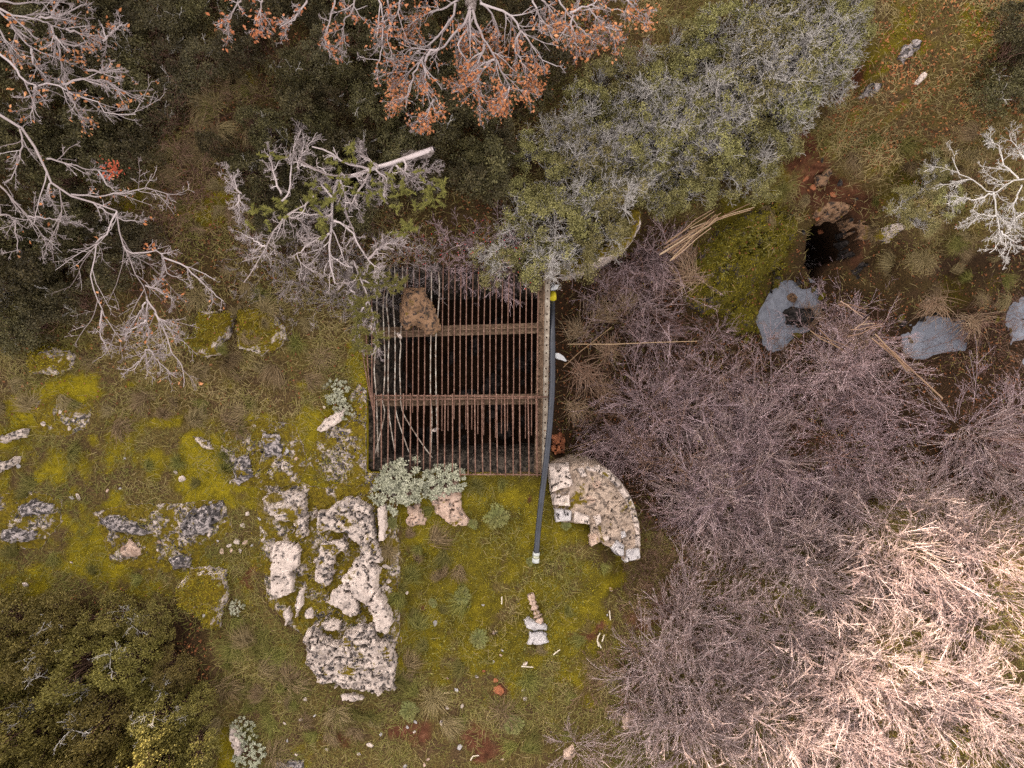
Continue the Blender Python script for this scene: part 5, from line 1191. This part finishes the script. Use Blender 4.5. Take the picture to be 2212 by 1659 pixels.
# orange leaved oak at the top
ok = [T(1,0,[(838,40),(800,150),(740,210),(640,320),(540,370),(430,480),(390,560)]), T(1,0,[(835,60),(825,200),(815,280),(790,360)]), T(1,0,[(850,60),(880,160),(935,270),(1000,380),(1050,480),(1100,560),(1190,590)]),
      T(1,0,[(935,280),(900,370),(860,420),(800,500)]), T(1,0,[(900,20),(1090,90),(1160,190),(1230,280),(1290,370),(1400,430)]), T(1,0,[(640,310),(570,340),(540,450),(540,520),(565,580),(625,650)]), T(1,0,[(740,20),(700,150),(560,300),(440,330),(300,500)]),
      T(1,0,[(1000,380),(930,430),(850,540),(720,600)]), T(1,0,[(1160,190),(1130,300),(1180,420),(1230,560)]), T(1,0,[(540,370),(480,450),(440,600),(330,680)]), T(1,0,[(760,0),(640,60),(500,120),(420,200)]), T(1,0,[(900,0),(1000,130),(1020,230),(1010,330)]),
      T(1,0,[(860,100),(760,300),(830,420),(860,560),(900,640)]), T(1,0,[(1100,560),(1060,640),(1000,700)]), T(1,0,[(600,640),(560,720),(480,790)])]
def okbox(u, v):
    return 1.0 + 1.6 * math.exp(-((u - 1100) / 70) ** 2 - ((v - 205) / 50) ** 2) + 1.6 * math.exp(-((u - 930) / 80) ** 2 - ((v - 230) / 60) ** 2)
b0 = W(1020, -30, .5)
tree('oak_tree', 'winter oak with dry orange leaves on pale spreading branches', 'tree', [b0, W(1019, -25, 1.6), W(1017, 0, 2.3), W(1016, 24, 2.6)],
     [(p, 2.7 - .02 * i, 1.5 + .05 * (i % 4), .025 - .0007 * i, .008) for i, p in enumerate(ok)], (13, 5, 3), 'leaf_orange', 3000, .06, r=(.03, .01), leaf_box=okbox)
tl = [T(1,0,[(380,-20),(370,60),(300,200),(320,330),(350,420)]), T(1,0,[(240,-20),(265,120),(262,330),(215,470)]), T(1,0,[(90,-20),(70,80),(20,150),(10,300)]), T(1,0,[(300,-20),(310,130),(300,260)]), T(0,0,[(1700,-10),(1690,90),(1690,190)]), T(0,0,[(2170,0),(2140,130),(2110,260),(2190,300)]),
      T(0,0,[(1560,-10),(1500,100),(1450,220)]), T(0,0,[(1990,0),(1900,130),(1850,190)])]
tree('bare_tree', 'pale bare tree crown hanging in left of the orange oak', 'tree', [W(850, -90, .5), W(852, -80, 1.5), W(855, -60, 2.3), W(856, -40, 2.6)], [(p, 2.6, 1.8, .016, .006) for p in tl], (11, 5, 3), 'leaf_orange', 500, .07)
tr = [T(1,0,[(1400,-20),(1480,100),(1560,200),(1640,255)]), T(1,0,[(1480,80),(1600,40),(1700,50),(1860,75)]), T(1,0,[(1500,90),(1500,240),(1560,330)]), T(1,0,[(1600,50),(1700,160),(1800,280)]), T(1,0,[(1840,-20),(1900,60),(1960,110)]), T(1,0,[(1300,-20),(1380,100),(1440,180)]), T(1,0,[(1240,0),(1330,160),(1500,240)])]
tree('bare_tree', 'pale bare tree crown right of the orange oak', 'tree', [W(1180, -90, .5), W(1185, -80, 1.5), W(1190, -60, 2.2), W(1195, -40, 2.5)], [(p, 2.5, 1.7, .017, .006) for p in tr], (12, 5, 3), 'leaf_orange', 700, .07)

# two pale bare trees at the left
ta = [T(0,0,[(-40,40),(120,100),(250,120),(330,160),(420,185),(560,170)]), T(0,0,[(330,160),(370,280),(400,420),(430,500)]), T(0,0,[(-30,60),(50,120),(130,240),(210,310),(350,370),(450,400)]), T(0,0,[(-30,330),(100,430),(130,510),(240,550),(350,540),(480,610),(620,650),(700,740),(880,740)]),
      T(0,0,[(400,545),(530,515),(680,530),(800,590),(930,660)]), T(0,0,[(240,550),(215,660),(200,800)]), T(0,0,[(250,120),(420,90),(560,20)]), T(0,0,[(560,450),(700,470),(830,460)]), T(0,0,[(660,270),(740,200),(830,150)]), T(0,0,[(420,185),(560,230),(660,270)]), T(0,0,[(-30,160),(60,300),(110,430)]),
      T(0,0,[(430,590),(480,680),(530,760)]), T(0,0,[(210,310),(220,420),(300,500)]), T(0,0,[(-40,10),(180,20),(420,15)]), T(0,0,[(340,220),(450,290),(600,300)])]
tree('bare_tree', 'upper pale lichen barked bare tree with scattered orange leaves', 'tree', [W(-180, 60, .5), W(-170, 62, 1.4), W(-120, 64, 2.2), W(-50, 60, 2.6)], [(p, 2.6, 1.7, .020, .007) for p in ta], (11, 5, 3), 'leaf_orange', 420, .07)
tb = [T(0,0,[(-40,720),(130,830),(230,960),(300,1100),(330,1180),(450,1260),(600,1310),(760,1370),(770,1500),(800,1590),(840,1660)]) + T(0,1,[(880,120),(930,190),(950,260)]),
      T(0,0,[(300,1030),(450,1060),(580,1100),(720,1110)]), T(0,0,[(-40,1150),(80,1290),(180,1400),(260,1500),(300,1600)]), T(0,0,[(460,1260),(640,1270),(830,1240),(980,1220),(1100,1270)]), T(0,1,[(950,260),(955,400),(960,520),(958,610)]), T(0,1,[(950,280),(1010,380),(1070,500),(1110,620),(1180,720),(1190,850)]),
      T(0,0,[(760,1370),(680,1520),(620,1600)]) + T(0,1,[(600,180),(660,330),(690,420),(790,550)]), T(0,0,[(800,1590),(860,1640),(1040,1640)]) + T(0,1,[(1080,110),(1180,140)]), T(0,1,[(1060,10),(1180,60),(1290,150),(1370,230),(1450,295)]), T(0,1,[(940,190),(1060,230),(1130,310)]),
      T(0,1,[(960,600),(930,650),(860,720),(790,770)]), T(0,1,[(965,600),(1040,700),(1150,790)]), T(0,1,[(950,300),(880,400),(820,520)]), T(0,0,[(130,830),(140,960),(90,1120),(30,1200)]), T(0,0,[(-40,1400),(70,1400),(110,1520),(110,1640)]), T(0,0,[(180,1400),(330,1420),(520,1450)]), T(0,0,[(330,1180),(310,1260),(360,1340)]),
      T(0,1,[(955,420),(860,470),(800,540)]), T(0,1,[(1000,370),(1090,460),(1150,500)]), T(0,0,[(600,1310),(700,1380),(820,1430),(900,1440)]), T(0,0,[(640,1100),(700,1200),(780,1260)]), T(0,1,[(660,350),(650,480),(660,540),(760,600)])]
tree_low = tree('bare_tree', 'lower pale lichen barked bare tree reaching over the mossy boulders', 'tree', [W(-180, 250, .5), W(-170, 250, 1.4), W(-120, 245, 2.1), W(-40, 235, 2.5)], [(p, 2.5 if i in (0, 1, 2, 13, 14) else 1.9, 1.3, .023 if i == 0 else .016, .006) for i, p in enumerate(tb)], (10, 5, 3), 'leaf_orange', 150, .07)
lf = MB(); C = np.array([W(240, 366, 2.0)] * 60) + rng.normal(0, .09, (60, 3)); leaves(lf, C - np.array(tree_low.location), rng.uniform(.05, .08, 60), .6, .4)
link('red_leaves', lf.mesh('red_leaves', M['leaf_red']), tree_low)['label'] = 'tuft of red leaves on one twig'

# leaning half dead juniper above the chamber
def J(pts): return [(502.5 + .352 * x, 279 + .352 * y) for x, y in pts]
ju = [J([(1230,120),(1050,185),(880,240),(760,280),(660,310),(620,380),(615,520),(600,640),(595,780),(630,950)]), J([(500,410),(440,470),(330,530),(270,600),(200,720),(150,830),(70,940)]), J([(300,440),(345,380),(360,220),(380,110),(420,0)]), J([(300,400),(250,270),(235,160),(215,40)]), J([(400,250),(430,150),(520,20)]),
      J([(420,210),(540,260),(600,310),(590,360)]), J([(880,240),(940,330),(930,440)]), J([(760,280),(820,330),(820,420)]), J([(1000,220),(1100,280),(1230,230)]), J([(620,560),(720,620),(830,800),(900,860)]), J([(600,640),(500,690),(400,780),(500,880)]), J([(660,310),(700,420),(780,500)]), J([(900,240),(800,160),(750,110)]), J([(1050,185),(1080,300),(1170,330)]),
      J([(610,420),(540,330),(480,300)]), J([(330,530),(420,560),(460,640)]), J([(200,720),(140,690),(60,640)]), J([(615,520),(560,540),(500,520)]), J([(830,800),(950,700),(1060,720)]), J([(40,400),(40,550)]), J([(50,400),(0,330),(-40,200)])]
jt = tree('juniper_tree', 'leaning half dead juniper with grey twisted limbs and green tufts', 'tree', [on_ground(860, 330) - np.array([0, 0, .2]), W(880, 336, .8), W(920, 332, 1.2), W(935, 322, 1.3)], [(p, 1.35 if i else 1.3, .95, .05 if i == 0 else .02, .013 if i == 0 else .007) for i, p in enumerate(ju)], (18, 6, 3), None, 0, twig='twig_pale', wander=.26, lr=(.34, .45, .45), r=(.03, .01))
q = MB()
for (x, y, n) in [(650,330,5),(570,400,6),(530,580,6),(1060,580,7),(1180,390,7),(1240,440,6),(940,430,5),(1050,240,4),(700,370,4),(120,530,6),(300,480,5),(820,400,4),(500,370,5),(560,640,4),(1100,610,5),(1030,320,4),(860,330,4),(660,170,4),(720,130,5),(250,180,3),(430,430,4),(640,420,4),(1220,360,6)]:
    c = W(*J([(x, y)])[0], 1.3)
    for _ in range(n):
        cc = c + rng.normal(0, .11, 3) * np.array([1, 1, .5]); ax = unit(rng.normal(0, 1, 3) * np.array([1, 1, .4]))
        S = cc + ax * rng.uniform(0, .2, (46, 1)); D = ax + rng.normal(0, .55, (46, 3))
        blades(q, S - np.array(jt.location), D, rng.uniform(.05, .09, 46), .014, .2)
link('green_tufts', q.mesh('green_tufts', M['leaf_juniper']), jt)
# the branch with green tufts that hangs over the left bars
jb = [Q4_ for Q4_ in ([Q4(-40, -60), Q4(60, 150), Q4(120, 380), Q4(190, 560), Q4(215, 760), Q4(230, 900)], [Q4(60, 150), Q4(200, 200), Q4(330, 180), Q4(420, 200)], [Q4(120, 380), Q4(40, 500), Q4(20, 700), Q4(30, 850)], [Q4(-60, 250), Q4(20, 380), Q4(60, 560)], [Q4(0, 0), Q4(150, 60), Q4(260, 100)])]
t2 = tree('juniper_bush', 'green juniper bough drooping over the left end of the grate', 'bush', [on_ground(755, 600), W(758, 590, .4), W(760, 575, .6), W(763, 565, .7)], [(p, .7, .55, .02, .008) for p in jb], (9, 5, 4), None, 0, wander=.3, lr=(.35, .45, .5))
q = MB()
for pts in jb:
    for _ in range(26):
        i = rng.integers(1, len(pts)); u, v = np.array(pts[i]) + rng.normal(0, 7, 2); c = W(u, v, .68)
        ax = unit(rng.normal(0, 1, 3) * np.array([1, 1, .4])); S = c + ax * rng.uniform(0, .15, (40, 1)); blades(q, S - np.array(t2.location), ax + rng.normal(0, .55, (40, 3)), rng.uniform(.05, .08, 40), .013, .2)
link('green_tufts', q.mesh('green_tufts', M['leaf_juniper']), t2)

# white thorn tree at the right edge
def R3(pts): return [(1474 + .3332 * x, .3332 * y) for x, y in pts]
tw = [R3([(2300,1180),(2180,1160),(2020,1250),(1900,1180),(1790,1120),(1750,1020)]), R3([(2180,1160),(2080,1060),(2060,960),(1980,900)]), R3([(2020,1250),(2040,1400),(2060,1550),(1990,1640)]), R3([(2240,1100),(2200,1000),(2120,880)]), R3([(2020,1250),(1900,1290),(1760,1270)]), R3([(2040,1400),(1920,1400),(1850,1480)]),
      R3([(2200,1200),(2150,1350),(2160,1500)]), R3([(2060,1500),(2130,1560),(2110,1650)]), R3([(2300,1300),(2180,1400),(2100,1420)])]
tree('thorn_tree', 'white barked thorny bare tree at the right edge above the stream', 'tree', [W(2290, 420, -.2), W(2292, 415, .4), W(2285, 405, .9), W(2262, 395, 1.2)], [(p, 1.2, .8, .015, .006) for p in tw], (11, 6, 4), None, 0, wander=.14, lr=(.45, .45, .35), twig='twig_lichen')

# ---- fallen canes
def canes(name, label, lines, n, jit, z, r=.013):
    c0 = np.mean([on_ground(*p) for l in lines for p in l], 0)
    t = thing(name, label, 'canes', c0)
    for i in range(n):
        a, b = lines[i % len(lines)]
        a = np.array(a) + rng.normal(0, jit, 2); b = np.array(b) + rng.normal(0, jit, 2)
        P = np.linspace(W(*a, z + rng.uniform(-.05, .1)), W(*b, z + rng.uniform(-.05, .15)), 4); P[1:3] += rng.normal(0, .02, (2, 3))
        q = MB(); tubes(q, (P - c0)[None], np.linspace(r, r * .6, 4)[None], 5); link('cane', q.mesh('cane', M['reed']), t)
canes('cane_bundle', 'bundle of straw coloured dry canes lying above the brambles', [((1435,545),(1545,475)),((1440,530),(1550,465)),((1450,560),(1530,490)),((1490,500),(1620,440)),((1470,515),(1550,470))], 18, 7, -.25)
canes('fallen_cane', 'long pale broken canes lying across the bramble tangle', [((1890,725),(2035,862)),((1900,735),(1975,795)),((1905,745),(1965,800))], 6, 4, -.35, .014)
canes('fallen_cane', 'pale cane stubs lying in brambles near the stream bend', [((1755,715),(1835,755)),((1810,650),(1870,680)),((1840,720),(1905,700)),((1850,700),(1890,690))], 10, 7, -.8, .012)
canes('fallen_cane', 'single dry cane slanting across the gully from the plastic bag', [((1210,790),(1325,705)),((1225,745),(1500,738))], 2, 3, -.6, .011)

# ------------------------------------------------------------------ ground cover that nobody could count
def scatter(n, prob):
    x = rng.uniform(-12.6, 12.6, n); y = rng.uniform(-9.6, 9.6, n); z = ground(x, y)
    mo, ye, so, da = masks(x, y, z)
    rm_ = RM[np.clip(np.rint((y - DY0) / (DY1 - DY0) * (NY - 1)).astype(int), 0, NY - 1), np.clip(np.rint((x - DX0) / (DX1 - DX0) * (NX - 1)).astype(int), 0, NX - 1)]
    mo = np.where(rm_ > .9, np.maximum(mo, 1.0), np.where(rm_ > 0, np.maximum(mo, .55), mo)); da = np.where(rm_ > 0, 0, da); ye = np.where(rm_ > 0, np.clip(.5 * ye + .5 * rm_, 0, 1), ye); so = np.where(rm_ > 0, 0, so)
    U, V = to_px(x, y, z)
    p = prob(U, V, mo, ye, so, da, x, y, z, rm_)
    k = (rng.random(n) < p) & ~in_pit(x, y, .02) & (z > WATER_Z + .03)
    return np.stack([x, y, z], -1)[k], mo[k], ye[k], so[k], da[k], U[k], V[k]
q = MB()
C, mo, ye, so, da, U, V = scatter(420000, lambda U, V, mo, ye, so, da, x, y, z, rm: np.clip((.16 + .65 * sstep(-.25, .35, fbm(x * 1.3, y * 1.3, s=55))) * (1 - .65 * da) * (1 - .8 * so) * (1 - .72 * mo) * np.where(z < -1, .3, 1) * np.where(rm > 0, .35, 1), 0, 1))
n = len(C); hue = .50 + .25 * (U > 1750) * (V < 450) + .4 * fbm(C[:, 0] * .8, C[:, 1] * .8, s=58) + rng.normal(0, .2, n) + .2 * (V < 900)
D = rng.standard_normal((n, 3)); D[:, 2] = rng.uniform(.2, 1.2, n); D[:, 0] += .5 * vnoise(C[:, 0] * .7, C[:, 1] * .7, s=60) * 2
blades(q, C, D, rng.uniform(.08, .26, n), rng.uniform(.006, .011, n), .6, np.clip(hue, 0, 1))
tag(link('grass', q.mesh('grass', M['grass'])), 'short dry and green grass over the mossy slope', 'grass', kind='stuff')
q = MB()
C, mo, ye, so, da, U, V = scatter(560000, lambda U, V, mo, ye, so, da, x, y, z, rm: np.clip(mo * .95 * np.where(rm == .5, .45, 1) * (1 - .8 * da) * (1 - so), 0, 1))
leaves(q, C + np.array([0, 0, .004]), rng.uniform(.018, .042, len(C)), .7, .45, np.clip(ye * .75 + rng.normal(.12, .22, len(C)), 0, 1))
tag(link('moss', q.mesh('moss', M['mossbit'])), 'golden green moss shoots carpeting rock and soil', 'moss', kind='stuff')
q = MB()
C, mo, ye, so, da, U, V = scatter(150000, lambda U, V, mo, ye, so, da, x, y, z, rm: np.clip(.55 * da * (z > -.8) * sstep(-.3, .3, fbm(x * 1.6, y * 1.6, s=66)) + 1.6 * sstep(1750, 1850, U) * sstep(430, 180, V) * sstep(-.55, .3, fbm(x * 2, y * 2, s=67)) + .06 * (V < 900) + .2 * da * (z < -.8), 0, 1))
leaves(q, C + np.array([0, 0, .02]), rng.uniform(.04, .075, len(C)), .6, .7, np.clip(rng.random(len(C)) * .8 + .3 * (U > 1750) * (V < 330), 0, 1))
tag(link('leaf_litter', q.mesh('leaf_litter', M['litter'])), 'fallen brown and orange leaves strewn over the slope', 'leaves', kind='stuff')
q = MB()
C, mo, ye, so, da, U, V = scatter(160000, lambda U, V, mo, ye, so, da, x, y, z, rm: np.clip(.55 * sstep(.05, .4, fbm(x * 1.1, y * 1.1, s=71)) * (1 - .7 * so) * np.where(z < -.9, .2, 1) * (1 - .4 * da), 0, 1))
leaves(q, C + np.array([0, 0, .03]), rng.uniform(.03, .06, len(C)), .65, .6)
tag(link('low_herbs', q.mesh('low_herbs', M['grass_green'])), 'low green herb leaves between moss and grass', 'herbs', kind='stuff')
